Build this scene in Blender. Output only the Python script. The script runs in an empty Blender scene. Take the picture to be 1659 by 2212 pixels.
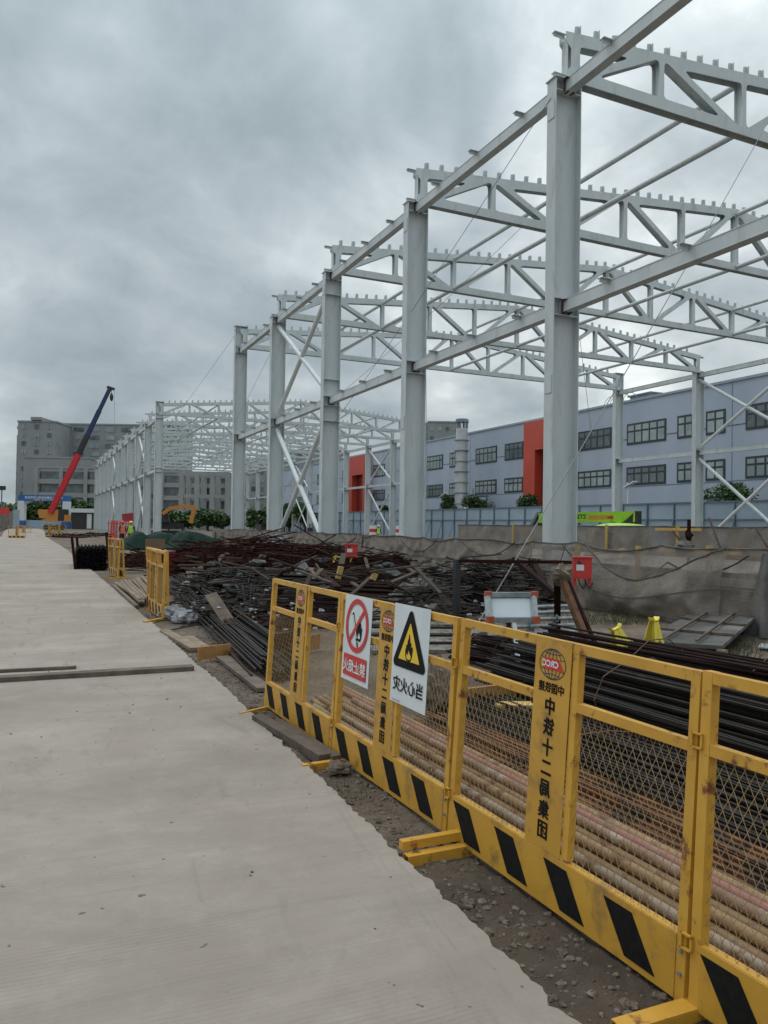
import bpy, math, random
from mathutils import Vector, Matrix
R = math.radians
random.seed(7)
S = bpy.context.scene
C = S.collection
# ------------------------------------------------------------ camera
YAW, PIT, ROLL, EYE, FW = R(24.7), R(1.07), R(0.87), 1.7, 1.0012
cam = bpy.data.objects.new('camera', bpy.data.cameras.new('camera'))
C.objects.link(cam); S.camera = cam
cam.matrix_world = (Matrix.Translation((0, 0, EYE)) @ Matrix.Rotation(-YAW, 4, 'Z') @ Matrix.Rotation(R(90) + PIT, 4, 'X')
                    @ Matrix.Rotation(ROLL, 4, 'Z'))
cam.data.sensor_fit = 'HORIZONTAL'; cam.data.sensor_width = 36; cam.data.lens = 36 * FW
cam.data.clip_start = 0.05; cam.data.clip_end = 6000
# ------------------------------------------------------------ world: overcast sky
SUN_EL, SUN_AZ = 58, -35
wd = bpy.data.worlds.new('World'); S.world = wd; wd.use_nodes = True
nt = wd.node_tree; nt.nodes.clear()
def N(nt, typ, **kw):
    n = nt.nodes.new(typ)
    for k, v in kw.items(): setattr(n, k, v)
    return n
def ramp(nt, stops, src=None, interp='LINEAR'):
    r = N(nt, 'ShaderNodeValToRGB'); r.color_ramp.interpolation = interp
    e = r.color_ramp.elements
    while len(e) < len(stops): e.new(0.5)
    for i, (p, c) in enumerate(stops):
        e[i].position = p; e[i].color = (c[0], c[1], c[2], 1) if hasattr(c, '__len__') else (c, c, c, 1)
    if src: nt.links.new(src, r.inputs[0])
    return r.outputs[0]
def noise(nt, vec, scale, detail=4, rough=.55, dist=0, out='Fac'):
    n = N(nt, 'ShaderNodeTexNoise'); n.inputs['Scale'].default_value = scale; n.inputs['Detail'].default_value = detail
    n.inputs['Roughness'].default_value = rough; n.inputs['Distortion'].default_value = dist
    if vec: nt.links.new(vec, n.inputs['Vector'])
    return n.outputs[out]
def mixc(nt, fac, a, b, mode='MIX'):
    m = N(nt, 'ShaderNodeMix', data_type='RGBA', blend_type=mode, clamp_result=False)
    for s, v in ((m.inputs[0], fac), (m.inputs[6], a), (m.inputs[7], b)):
        if isinstance(v, (int, float)): s.default_value = v
        elif isinstance(v, tuple): s.default_value = (*v, 1)
        else: nt.links.new(v, s)
    return m.outputs[2]
def math_(nt, op, a, b=0):
    m = N(nt, 'ShaderNodeMath', operation=op)
    for s, v in ((m.inputs[0], a), (m.inputs[1], b)):
        if isinstance(v, (int, float)): s.default_value = v
        else: nt.links.new(v, s)
    return m.outputs[0]
sky = N(nt, 'ShaderNodeTexSky', sky_type='NISHITA'); sky.sun_disc = False
sky.sun_elevation = R(SUN_EL); sky.sun_rotation = R(SUN_AZ); sky.dust_density = 2
tc = N(nt, 'ShaderNodeTexCoord'); sp = N(nt, 'ShaderNodeSeparateXYZ'); nt.links.new(tc.outputs['Generated'], sp.inputs[0])
den = math_(nt, 'ADD', math_(nt, 'MAXIMUM', sp.outputs[2], 0.0), 0.55)
cb = N(nt, 'ShaderNodeCombineXYZ')
nt.links.new(math_(nt, 'DIVIDE', sp.outputs[0], den), cb.inputs[0]); nt.links.new(math_(nt, 'DIVIDE', sp.outputs[1], den), cb.inputs[1])
CLOUD_OFF = (-7.602, 12.741, -0.77)
cof = N(nt, 'ShaderNodeVectorMath', operation='ADD'); nt.links.new(cb.outputs[0], cof.inputs[0]); cof.inputs[1].default_value = CLOUD_OFF
n1 = noise(nt, cof.outputs[0], 1.9, 4, .48, .5); n2 = noise(nt, cof.outputs[0], 5.5, 9, .6, .3)
cl = math_(nt, 'ADD', math_(nt, 'MULTIPLY', n1, .72), math_(nt, 'MULTIPLY', n2, .28))
cc = ramp(nt, [(.37, (2.6, 3.1, 3.38)), (.44, (3.35, 3.9, 4.18)), (.50, (4.25, 4.8, 5.05)), (.56, (5.6, 6.15, 6.3)), (.63, (8.6, 9.0, 8.8))], cl)
# ramps clamp at 1, so scale: store a tenth and multiply
rn = nt.nodes[-1]
for nd in nt.nodes:
    if nd.type == 'VALTORGB':
        for e in nd.color_ramp.elements: e.color = (e.color[0] / 10, e.color[1] / 10, e.color[2] / 10, 1)
cc = mixc(nt, 1.0, cc, (10., 10., 10.), 'MULTIPLY')
# the overcast is brighter overhead than at the horizon
zen = math_(nt, 'ADD', 1.0, math_(nt, 'MULTIPLY', math_(nt, 'POWER', math_(nt, 'MAXIMUM', sp.outputs[2], 0.0), 3.0), 2.2))
cv = N(nt, 'ShaderNodeVectorMath', operation='SCALE'); nt.links.new(cc, cv.inputs[0]); nt.links.new(zen, cv.inputs['Scale'])
mx = mixc(nt, .95, sky.outputs[0], cv.outputs[0])
bg = N(nt, 'ShaderNodeBackground'); bg.inputs['Strength'].default_value = 0.115; nt.links.new(mx, bg.inputs[0])
ow = N(nt, 'ShaderNodeOutputWorld'); nt.links.new(bg.outputs[0], ow.inputs[0])
sun = bpy.data.objects.new('sun', bpy.data.lights.new('sun', 'SUN')); C.objects.link(sun)
sun.data.energy = 0.7; sun.data.angle = R(25); sun.data.color = (1, .95, .88)
# the sun vector: azimuth measured as in the Sky Texture
sd = Vector((math.sin(R(SUN_AZ)) * math.cos(R(SUN_EL)), math.cos(R(SUN_AZ)) * math.cos(R(SUN_EL)), math.sin(R(SUN_EL))))
sun.rotation_euler = sd.to_track_quat('Z', 'Y').to_euler()
S.view_settings.view_transform = 'Standard'; S.view_settings.look = 'None'; S.view_settings.exposure = 0; S.view_settings.gamma = 1
S.cycles.max_bounces = 6; S.cycles.transparent_max_bounces = 24

# ------------------------------------------------------------ placement: photo pixel (1659 x 2212) -> world
MW = cam.matrix_world.copy()
def ray(x, y):
    v = MW.to_3x3() @ Vector(((x - 829.5) / (1659 * FW), -(y - 1106) / (1659 * FW), -1))
    return v
def P(x, y, h=0.0):
    v = ray(x, y); k = (h - EYE) / v.z
    return Vector((v.x * k, v.y * k, h))
def D(x, y, z):                      # point at distance z along the view axis
    v = ray(x, y); return Vector((0, 0, EYE)) + v * z

# ------------------------------------------------------------ materials
MATS = {}
def mat(name, c1, c2=None, scale=6, rough=.6, metal=0, bump=0, bscale=None, c3=None, t3=(.6, .66), s3=None, stretch=None, rand=0, alpha=1, trans=0, spec=None, emis=None, lo=.35, hi=.65):
    m = bpy.data.materials.new(name); m.use_nodes = True; t = m.node_tree; b = t.nodes['Principled BSDF']
    b.inputs['Roughness'].default_value = rough; b.inputs['Metallic'].default_value = metal
    if spec is not None: b.inputs['Specular IOR Level'].default_value = spec
    tcn = N(t, 'ShaderNodeTexCoord'); vec = tcn.outputs['Object']
    if stretch:
        mp = N(t, 'ShaderNodeMapping'); mp.inputs['Scale'].default_value = stretch; t.links.new(vec, mp.inputs[0]); vec = mp.outputs[0]
    col = None
    if c2:
        col = ramp(t, [(lo, c1), (hi, c2)], noise(t, vec, scale, 6, .6, .2))
    if c3:
        col = mixc(t, ramp(t, [(t3[0], 0.), (t3[1], 1.)], noise(t, vec, s3 or scale * 2.7, 7, .65)), col or c1, c3)
    if rand:
        oi = N(t, 'ShaderNodeObjectInfo'); hv = N(t, 'ShaderNodeHueSaturation')
        t.links.new(math_(t, 'ADD', 1 - rand / 2, math_(t, 'MULTIPLY', oi.outputs['Random'], rand)), hv.inputs['Value'])
        if col: t.links.new(col, hv.inputs['Color'])
        else: hv.inputs['Color'].default_value = (*c1, 1)
        col = hv.outputs[0]
    if col: t.links.new(col, b.inputs['Base Color'])
    else: b.inputs['Base Color'].default_value = (*c1, 1)
    if bump:
        bp = N(t, 'ShaderNodeBump'); bp.inputs['Strength'].default_value = min(1, bump); bp.inputs['Distance'].default_value = .02 if bump <= 1 else .05
        t.links.new(noise(t, vec, bscale or scale * 4, 8, .6), bp.inputs['Height']); t.links.new(bp.outputs[0], b.inputs['Normal'])
    if emis: b.inputs['Emission Color'].default_value = (*c1, 1); b.inputs['Emission Strength'].default_value = emis
    m['rn'] = 1; MATS[name] = m
    return m
STEEL = mat('painted_steel', (.49, .545, .56), (.57, .615, .625), 1.6, .5, 0, .05, 60, c3=(.38, .40, .385), t3=(.54, .74), s3=2.5, stretch=(1, 1, .3), rand=.07)
STEELD = mat('dark_bolted_joint', (.05, .035, .03), (.12, .07, .05), 20, .8)
PIPEW = mat('white_brace_paint', (.62, .66, .67), (.7, .73, .73), 2, .45)
YEL = mat('yellow_fence_paint', (.50, .26, .032), (.60, .33, .045), 5, .42, 0, .06, 80, c3=(.17, .06, .02), t3=(.57, .66), s3=11, rand=.1)
YELP = mat('yellow_plate_paint', (.47, .245, .03), (.55, .30, .04), 3, .4, 0, .03, 60, c3=(.20, .125, .05), t3=(.52, .74), s3=7)
BLK = mat('black_print', (.006, .006, .006), (.012, .012, .011), 30, .7, spec=.15)
REDP = mat('red_print', (.5, .02, .025), (.56, .03, .03), 20, .45)
WHT = mat('white_print', (.7, .71, .7), None, rough=.5)
BLUEP = mat('blue_print', (.01, .03, .08), None, rough=.5)
SIGNW = mat('white_sign_sheet', (.58, .63, .66), (.66, .7, .72), 5, .35, 0, .04, 9, c3=(.5, .5, .46), t3=(.66, .8), s3=8)
SIGNY = mat('yellow_sign_print', (.75, .5, .03), None, rough=.4)
WIRE = mat('mesh_wire', (.30, .19, .08), (.38, .26, .11), 30, .6, .1, c3=(.2, .09, .04), t3=(.55, .65), s3=9)
REBAR = mat('dark_rebar', (.012, .006, .005), (.026, .010, .008), 9, .8, 0, spec=.2, c3=(.06, .02, .012), t3=(.6, .7), s3=4, rand=.5)
REBARB = mat('black_oily_steel', (.009, .007, .006), (.026, .018, .014), 7, .6, 0, spec=.3, c3=(.085, .045, .03), t3=(.62, .72), s3=5, rand=.5)
RUST = mat('red_brown_rust', (.016, .006, .005), (.042, .013, .009), 6, .9, 0, .3, 40, spec=.15, rand=.4)
RUSTO = mat('orange_rust_bar', (.10, .045, .02), (.17, .075, .03), 8, .8, 0, .2, 40, c3=(.03, .02, .015), t3=(.5, .6), s3=5, rand=.5)
def pipe_mat(name, a, b_, c): return mat(name, a, b_, 5, .65, 0, .25, 60, c3=c, t3=(.54, .62), s3=9, rand=.15)
PIPES = [pipe_mat('ochre_pipe_paint', (.26, .155, .075), (.34, .225, .125), (.16, .08, .04)),
         pipe_mat('tan_pipe_rust', (.20, .115, .07), (.31, .205, .14), (.37, .3, .24)),
         pipe_mat('cream_pipe_plaster', (.34, .29, .23), (.28, .2, .14), (.15, .09, .05)),
         pipe_mat('grey_galvanised_pipe', (.22, .22, .21), (.34, .32, .29), (.28, .15, .07)),
         pipe_mat('pink_pipe_paint', (.30, .10, .09), (.30, .17, .13), (.2, .12, .08))]
GALV = mat('galvanised_steel', (.22, .25, .27), (.36, .39, .4), 8, .45, .6)
WOOD = mat('weathered_timber', (.13, .095, .065), (.24, .18, .13), 3, .85, 0, .4, 30, stretch=(1, 1, 1), rand=.5)
WOODG = mat('grey_timber', (.07, .05, .038), (.145, .112, .088), 4, .85, 0, .4, 30, rand=.3)
WOODO = mat('orange_plywood', (.28, .13, .035), (.38, .2, .06), 5, .7, 0, .2, 30, c3=(.1, .045, .015), t3=(.55, .7), rand=.2)
WOODY = mat('yellow_timber', (.42, .27, .08), (.5, .34, .12), 5, .75, rand=.2)
CONC = mat('concrete_wall', (.15, .13, .112), (.24, .21, .185), 1.8, .9, 0, .5, 25, c3=(.12, .1, .085), t3=(.55, .7), s3=1.1)
SACKW = mat('white_sack_weave', (.17, .17, .185), (.32, .32, .34), 5, .8, 0, 1, 9, c3=(.2, .19, .18), t3=(.6, .7))
SACKB = mat('beige_sack_weave', (.14, .115, .09), (.24, .2, .155), 5, .8, 0, 1, 9, c3=(.12, .1, .08), t3=(.58, .68))
SACKG = mat('grey_cloth', (.06, .058, .052), (.14, .132, .12), 3, .85, 0, .5, 18)
TARP = mat('green_tarp', (.004, .017, .013), (.009, .034, .024), 2, .8, 0, .6, 5, spec=.2, rand=.3)
RED = mat('red_cabinet_paint', (.55, .035, .03), (.62, .05, .04), 4, .4, c3=(.4, .03, .02), t3=(.6, .7))
LIME = mat('lime_paint', (.28, .55, .02), (.33, .6, .03), 3, .35)
ORNG = mat('orange_machine_paint', (.55, .2, .03), (.6, .25, .05), 3, .45, c3=(.25, .1, .03), t3=(.6, .75))
DARK = mat('dark_machine', (.012, .013, .015), (.03, .03, .032), 5, .4)
BLUEC = mat('blue_boom_paint', (.012, .02, .08), (.015, .03, .12), 3, .4)
REDC = mat('red_boom_paint', (.5, .015, .025), (.6, .02, .03), 3, .4)
YJ = mat('lemon_yellow_paint', (.68, .56, .05), (.74, .62, .08), 6, .45, c3=(.3, .16, .05), t3=(.66, .7), s3=20)
BLUEG = mat('gate_blue', (.015, .1, .3), (.02, .13, .36), 1, .5)
WHT2 = mat('white_panel', (.55, .58, .6), (.62, .65, .66), 2, .5)
HOARD = mat('blue_grey_hoarding', (.26, .345, .42), (.31, .395, .47), .6, .55, c3=(.28, .34, .4), t3=(.6, .8), s3=1.5)
HOARDF = mat('hoarding_frame_steel', (.10, .15, .2), (.13, .19, .25), 3, .5)
FACB = mat('blue_grey_cladding', (.335, .39, .475), (.385, .44, .525), .25, .6, c3=(.33, .37, .45), t3=(.6, .85), s3=.5, stretch=(1, 1, .5))
FACR = mat('orange_red_cladding', (.46, .055, .032), (.53, .07, .04), .4, .5)
FRM = mat('dark_window_frame', (.02, .035, .045), None, rough=.4)
GLS = mat('window_glass', (.14, .19, .20), (.33, .38, .38), .35, .12, spec=.8)
GLSD = mat('dark_glass', (.03, .045, .05), (.12, .16, .17), .5, .15, spec=.8)
APT = mat('grey_render_facade', (.235, .25, .255), (.29, .305, .305), .12, .9, c3=(.18, .19, .195), t3=(.55, .7), s3=.2)
APTL = mat('pale_render_facade', (.27, .28, .275), (.33, .34, .335), .12, .9)
APTD = mat('dark_facade_recess', (.03, .032, .033), None, rough=.8)
LEAF = mat('leaves', (.018, .045, .012), (.06, .12, .025), 1.2, .6, rand=.3)
BARK = mat('bark', (.07, .05, .035), (.11, .08, .06), 8, .9)
SKIN = mat('skin', (.32, .17, .11), None, rough=.6)
CLOTHD = mat('dark_cloth', (.02, .022, .03), (.035, .037, .045), 6, .9)
ROPE = mat('cable', (.02, .02, .02), None, rough=.6)
WIREG = mat('guy_wire', (.2, .21, .21), None, rough=.5, metal=.5)
TANK = mat('white_tank', (.7, .72, .72), None, rough=.3)
GRASS = mat('grass_blade', (.03, .05, .012), (.08, .09, .03), 3, .8, rand=.4)
STONE = mat('broken_concrete', (.10, .075, .055), (.20, .162, .128), 8, .95, 0, .6, 30)

def ground_mat():
    m = bpy.data.materials.new('muddy_ground'); m.use_nodes = True; t = m.node_tree; b = t.nodes['Principled BSDF']
    v = N(t, 'ShaderNodeTexCoord').outputs['Object']
    a = ramp(t, [(.3, (.06, .040, .026)), (.48, (.125, .092, .066)), (.62, (.20, .155, .115)), (.75, (.28, .225, .175))], noise(t, v, 0.55, 9, .62, .5))
    a = mixc(t, ramp(t, [(.5, 0.), (.68, .85)], noise(t, v, 0.23, 6, .6, .8)), a, (.21, .18, .148))
    a = mixc(t, ramp(t, [(.45, 0.), (.7, .8)], noise(t, v, 9, 8, .7)), a, (.05, .04, .032))
    a = mixc(t, ramp(t, [(.62, 0.), (.7, .6)], noise(t, v, .9, 7, .7, 1)), a, (.04, .055, .02))
    t.links.new(a, b.inputs['Base Color']); b.inputs['Roughness'].default_value = .92
    bp = N(t, 'ShaderNodeBump'); bp.inputs['Strength'].default_value = .9; bp.inputs['Distance'].default_value = .05
    t.links.new(noise(t, v, 14, 10, .68), bp.inputs['Height']); t.links.new(bp.outputs[0], b.inputs['Normal'])
    return m
def road_mat():
    m = bpy.data.materials.new('brushed_concrete'); m.use_nodes = True; t = m.node_tree; b = t.nodes['Principled BSDF']
    v = N(t, 'ShaderNodeTexCoord').outputs['Object']
    mp = N(t, 'ShaderNodeMapping'); t.links.new(v, mp.inputs[0]); mp.inputs['Rotation'].default_value = (0, 0, R(2)); mp.inputs['Scale'].default_value = (.8, 2.0, 1)
    sx = N(t, 'ShaderNodeSeparateXYZ'); t.links.new(v, sx.inputs[0])
    warp = math_(t, 'MULTIPLY', noise(t, v, .8, 3), .12)
    yy = math_(t, 'ADD', math_(t, 'ADD', sx.outputs[1], math_(t, 'MULTIPLY', sx.outputs[0], .035)), warp)
    # fine broom grooves, strong in places and worn off elsewhere
    g = math_(t, 'SINE', math_(t, 'MULTIPLY', yy, 2 * math.pi / .028))
    g = math_(t, 'POWER', math_(t, 'MULTIPLY', math_(t, 'ADD', g, 1), .5), 3)
    fade = ramp(t, [(.46, .05), (.66, 1.)], noise(t, mp.outputs[0], .6, 5, .6))
    gf = math_(t, 'MULTIPLY', g, fade)
    # screed steps every half metre
    fr = math_(t, 'FRACT', math_(t, 'DIVIDE', yy, .42))
    st = ramp(t, [(0., 1.), (.035, 0.), (.93, 0.), (1., .6)], fr)
    st = math_(t, 'MULTIPLY', st, ramp(t, [(.42, 0.), (.6, .85)], noise(t, mp.outputs[0], 1.3, 5, .6)))
    a = ramp(t, [(.3, (.245, .205, .172)), (.5, (.30, .258, .221)), (.7, (.36, .315, .275))], noise(t, v, .7, 9, .6, .4))
    a = mixc(t, ramp(t, [(.42, 0.), (.66, .8)], noise(t, mp.outputs[0], .45, 9, .74, .6)), a, (.215, .188, .155))
    a = mixc(t, ramp(t, [(.5, 0.), (.7, .35)], noise(t, v, 2.6, 9, .78)), a, (.39, .35, .312))
    a = mixc(t, ramp(t, [(.57, 0.), (.66, .6)], noise(t, v, 1.7, 9, .78, 1.0)), a, (.22, .19, .158))
    a = mixc(t, ramp(t, [(.735, 0.), (.75, .8)], noise(t, v, 16, 2, .5)), a, (.07, .06, .055))
    a = mixc(t, math_(t, 'MULTIPLY', gf, .34), a, (.14, .12, .102))
    a = mixc(t, math_(t, 'MULTIPLY', st, .35), a, (.15, .135, .12))
    # tyre and wet streaks along the road
    mp2 = N(t, 'ShaderNodeMapping'); t.links.new(v, mp2.inputs[0]); mp2.inputs['Scale'].default_value = (3.5, .6, 1); mp2.inputs['Rotation'].default_value = (0, 0, R(-4))
    a = mixc(t, ramp(t, [(.54, 0.), (.64, .7)], noise(t, mp2.outputs[0], .6, 10, .78, 1.8)), a, (.2, .18, .15))
    t.links.new(a, b.inputs['Base Color']); b.inputs['Roughness'].default_value = .85
    bp = N(t, 'ShaderNodeBump'); bp.inputs['Strength'].default_value = .5; bp.inputs['Distance'].default_value = .01
    hh = math_(t, 'ADD', math_(t, 'MULTIPLY', gf, -.5), noise(t, v, 50, 6, .7)); t.links.new(hh, bp.inputs['Height'])
    t.links.new(bp.outputs[0], b.inputs['Normal'])
    return m
def net_mat(name, alpha, c=(.13, .12, .105), c2=(.2, .185, .165)):
    m = bpy.data.materials.new(name); m.use_nodes = True; t = m.node_tree; b = t.nodes['Principled BSDF']
    v = N(t, 'ShaderNodeTexCoord').outputs['Object']
    a = ramp(t, [(.3, c), (.7, c2)], noise(t, v, 1.5, 7, .6, .4)); b.inputs['Roughness'].default_value = .9
    a = mixc(t, ramp(t, [(.5, 0.), (.7, .8)], noise(t, v, .8, 6, .6)), a, (.24, .2, .16)); a = mixc(t, ramp(t, [(.45, 0.), (.62, .45)], noise(t, v, 38, 3, .7)), a, (.07, .06, .052))
    t.links.new(a, b.inputs['Base Color'])
    al = math_(t, 'ADD', alpha, math_(t, 'MULTIPLY', math_(t, 'SUBTRACT', noise(t, v, 1.2, 4, .6, .6), .5), 1.1)); al = math_(t, 'MINIMUM', al, 1.0)
    t.links.new(al, b.inputs['Alpha'])
    return m
GROUND, ROAD = ground_mat(), road_mat()
NET = net_mat('dust_net', .62, (.15, .13, .11), (.25, .22, .19)); NETS = net_mat('dust_net_dense', .95, (.17, .148, .126), (.27, .24, .205)); NETD = net_mat('dark_net', .9, (.07, .07, .068), (.13, .13, .125))

# ------------------------------------------------------------ mesh builder
class MB:
    def __init__(s): s.v = []; s.f = []; s.mi = []; s.mats = []
    def add(s, vs, fs, m=None):
        o = len(s.v); s.v += [tuple(x) for x in vs]; s.f += [tuple(i + o for i in f) for f in fs]
        i = 0
        if m is not None:
            if m not in s.mats: s.mats.append(m)
            i = s.mats.index(m)
        s.mi += [i] * len(fs); return s
    def box(s, c, sz, rot=None, m=None):
        hx, hy, hz = sz[0] / 2, sz[1] / 2, sz[2] / 2; c = Vector(c)
        vs = [Vector((x, y, z)) for x in (-hx, hx) for y in (-hy, hy) for z in (-hz, hz)]
        if rot is not None: vs = [rot @ v for v in vs]
        return s.add([c + v for v in vs], [(0, 1, 3, 2), (4, 6, 7, 5), (0, 4, 5, 1), (2, 3, 7, 6), (0, 2, 6, 4), (1, 5, 7, 3)], m)
    def b2(s, x0, x1, y0, y1, z0, z1, m=None): return s.box(((x0 + x1) / 2, (y0 + y1) / 2, (z0 + z1) / 2), (x1 - x0, y1 - y0, z1 - z0), None, m)
    def bar(s, p, q, w, h, m=None, up=(0, 0, 1)):    # w sideways, h in the up direction
        p, q = Vector(p), Vector(q); d = q - p; L = d.length; d.normalize(); u = Vector(up)
        if abs(d.dot(u)) > .99: u = Vector((0, 1, 0))
        a = d.cross(u).normalized(); u = a.cross(d)
        return s.box((p + q) / 2, (L, w, h), Matrix((d, a, u)).transposed(), m)
    def tube(s, p, q, r, n=8, r2=None, m=None, cap=True):
        p, q = Vector(p), Vector(q); d = (q - p).normalized(); u = Vector((0, 0, 1)) if abs(d.z) < .95 else Vector((1, 0, 0))
        a = d.cross(u).normalized(); b = d.cross(a); r2 = r if r2 is None else r2
        vs = []
        for c, rr in ((p, r), (q, r2)):
            for k in range(n):
                t = 2 * math.pi * k / n; vs.append(c + a * math.cos(t) * rr + b * math.sin(t) * rr)
        fs = [(k, (k + 1) % n, n + (k + 1) % n, n + k) for k in range(n)]
        if cap: fs += [tuple(range(n - 1, -1, -1)), tuple(range(n, 2 * n))]
        return s.add(vs, fs, m)
    def path(s, pts, r, n=6, m=None):
        for a, b in zip(pts, pts[1:]): s.tube(a, b, r, n, m=m, cap=True)
        return s
    def hollow(s, p, q, r, n=10, m=None):            # open pipe with a wall
        p, q = Vector(p), Vector(q); d = (q - p).normalized()
        s.tube(p, q, r, n, m=m, cap=False); s.tube(q - d * .001, p + d * .001, r * .85, n, m=m, cap=False)
        u = Vector((0, 0, 1)) if abs(d.z) < .95 else Vector((1, 0, 0)); a = d.cross(u).normalized(); b = d.cross(a)
        for c in (p, q):
            vs = [c + (a * math.cos(2 * math.pi * k / n) + b * math.sin(2 * math.pi * k / n)) * rr for rr in (r, r * .85) for k in range(n)]
            s.add(vs, [(k, (k + 1) % n, n + (k + 1) % n, n + k) for k in range(n)], m)
        return s
    def prism(s, pts, d, m=None):                    # polygon of 3D points pushed by vector d
        n = len(pts); pts = [Vector(p) for p in pts]; d = Vector(d)
        return s.add(pts + [p + d for p in pts], [tuple(range(n - 1, -1, -1)), tuple(range(n, 2 * n))] + [(k, (k + 1) % n, n + (k + 1) % n, n + k) for k in range(n)], m)
    def blob(s, c, r, nu=10, nv=6, jit=.25, flat=0, seed=None, m=None):
        rnd = random.Random(seed if seed is not None else random.random()); c = Vector(c)
        rx, ry, rz = r if hasattr(r, '__len__') else (r, r, r); vs = []; ph = [rnd.uniform(0, 6.28) for _ in range(6)]
        for i in range(nv + 1):
            th = math.pi * i / nv
            for k in range(nu):
                t = 2 * math.pi * k / nu
                j = 1 + jit * (math.sin(3 * t + ph[0] + 2 * th) * .4 + math.sin(5 * t + ph[1] + 4 * th) * .35 + rnd.uniform(-.5, .5))
                z = math.cos(th) * rz * j
                if flat and z < -rz * flat: z = -rz * flat
                vs.append(c + Vector((math.sin(th) * math.cos(t) * rx * j, math.sin(th) * math.sin(t) * ry * j, z)))
        fs = [(i * nu + k, (i + 1) * nu + k, (i + 1) * nu + (k + 1) % nu, i * nu + (k + 1) % nu) for i in range(nv) for k in range(nu)]
        return s.add(vs, fs, m)
    def build(s, name, m=None, parent=None, off=None, smooth=False, top=False):
        me = bpy.data.meshes.new(name)
        if parent is None and off is None and s.v:
            xs, ys, zs = zip(*s.v); off = Vector(((min(xs) + max(xs)) / 2, (min(ys) + max(ys)) / 2, min(zs)))
        o_ = Vector(off) if off is not None else Vector((0, 0, 0))
        me.from_pydata([(a - o_.x, b - o_.y, c - o_.z) for a, b, c in s.v], [], s.f)
        for mm in (s.mats or [m]): me.materials.append(mm)
        if s.mats: me.polygons.foreach_set('material_index', s.mi)
        if smooth: me.polygons.foreach_set('use_smooth', [True] * len(me.polygons))
        me.update()
        o = bpy.data.objects.new(name, me); C.objects.link(o)
        if parent is not None: o.parent = parent
        else: o.location = o_
        return o
def tag(o, label=None, cat=None, group=None, kind=None):
    for k, v in (('label', label), ('category', cat), ('group', group), ('kind', kind)):
        if v: o[k] = v
    return o
def thing(name, label, cat, loc=(0, 0, 0), rz=0, group=None):
    o = bpy.data.objects.new(name, None); C.objects.link(o); o.location = loc; o.rotation_euler = (0, 0, rz); o.empty_display_size = .1
    return tag(o, label, cat, group)
def copy_tree(o, parent=None):
    c = o.copy(); C.objects.link(c)
    if parent is not None: c.parent = parent
    for ch in list(o.children): copy_tree(ch, c)
    return c
V = Vector
def flat_text(body, size, bold=.0, wx=1.0, mirror=True, vertical=False, step=None):
    """glyph outlines as a flat mesh in x (right), z (up), centred; mirrored like the photograph"""
    mb = MB(); chars = list(body) if vertical else [body]
    for i, ch in enumerate(chars):
        c = bpy.data.curves.new('t', 'FONT'); c.body = ch; c.size = size; c.align_x = 'CENTER'; c.align_y = 'CENTER'; c.resolution_u = 3
        o = bpy.data.objects.new('t', c); C.objects.link(o)
        me = bpy.data.meshes.new_from_object(o.evaluated_get(bpy.context.evaluated_depsgraph_get()))
        vs = [v.co.copy() for v in me.vertices]; fs = [tuple(p.vertices) for p in me.polygons]
        bpy.data.objects.remove(o); bpy.data.curves.remove(c); bpy.data.meshes.remove(me)
        if not vs: continue
        cx = (min(v.x for v in vs) + max(v.x for v in vs)) / 2; cy = (min(v.y for v in vs) + max(v.y for v in vs)) / 2
        if vertical and len(chars) > 1: cy = cy if ch not in '一二' else cy
        sgn = -1 if mirror else 1
        for q, (dx, dz) in enumerate(((0, 0), (bold, 0), (-bold, 0), (0, bold * .8), (0, -bold * .8)) if bold else ((0, 0),)):
            mb.add([((v.x - cx) * sgn * wx + dx, -q * .00025, v.y - cy - (i * step if vertical else 0) + dz) for v in vs], fs)
    return mb
def shift(mb, x=0, y=0, z=0, rot=None):
    vs = [V(v) for v in mb.v]
    if rot is not None: vs = [rot @ v for v in vs]
    mb.v = [(v.x + x, v.y + y, v.z + z) for v in vs]; return mb

# ------------------------------------------------------------ ground and road
import mathutils
EDG = [(-5, 1.7), (2, 1.725), (5, 1.79), (10, 1.87), (20, 1.95), (50, 2.03), (90, 1.62), (400, 1.6)]
def edge_base(y):
    for (a, p), (b, q) in zip(EDG, EDG[1:]):
        if y <= b: return p + (q - p) * (y - a) / (b - a)
    return 1.6
def edge(y): return edge_base(y) + .03 * mathutils.noise.fractal(V((0, y * .5, 1.5)), 1, 2, 3) + .028 * mathutils.noise.fractal(V((3, y * 7, 0)), .5, 2, 6)
g = MB(); n = 90
def grade(a, f, b, n1_, n2_): return [a + (f - a) * i / n1_ for i in range(n1_)] + [f + (b - f) * i / n2_ for i in range(n2_ + 1)]
xs = [-1.6] + grade(1.6, 2.8, 12.4, 60, 90); ys = grade(-1, 8, 21, 360, 160)
import mathutils
def gh(x, y):
    h = mathutils.noise.fractal(V((x * 1.3, y * 1.3, 0)), 1, 2, 5) * .022 + mathutils.noise.fractal(V((x * 9, y * 9, 4)), .7, 2, 4) * .010
    return h - .005
vs = [(x, y, gh(x, y) if 1.66 < x < 12 and y < 20.5 else -.03) for y in ys for x in xs]
nx_ = len(xs); fs = [(j * nx_ + i, j * nx_ + i + 1, (j + 1) * nx_ + i + 1, (j + 1) * nx_ + i) for j in range(len(ys) - 1) for i in range(nx_ - 1)]
g.add(vs, fs)
B = [(-1.6, -1), (12.4, -1), (12.4, 21), (-1.6, 21)]; FAR = 2500
o_ = [(-FAR, -FAR), (FAR, -FAR), (FAR, FAR), (-FAR, FAR)]
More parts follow.
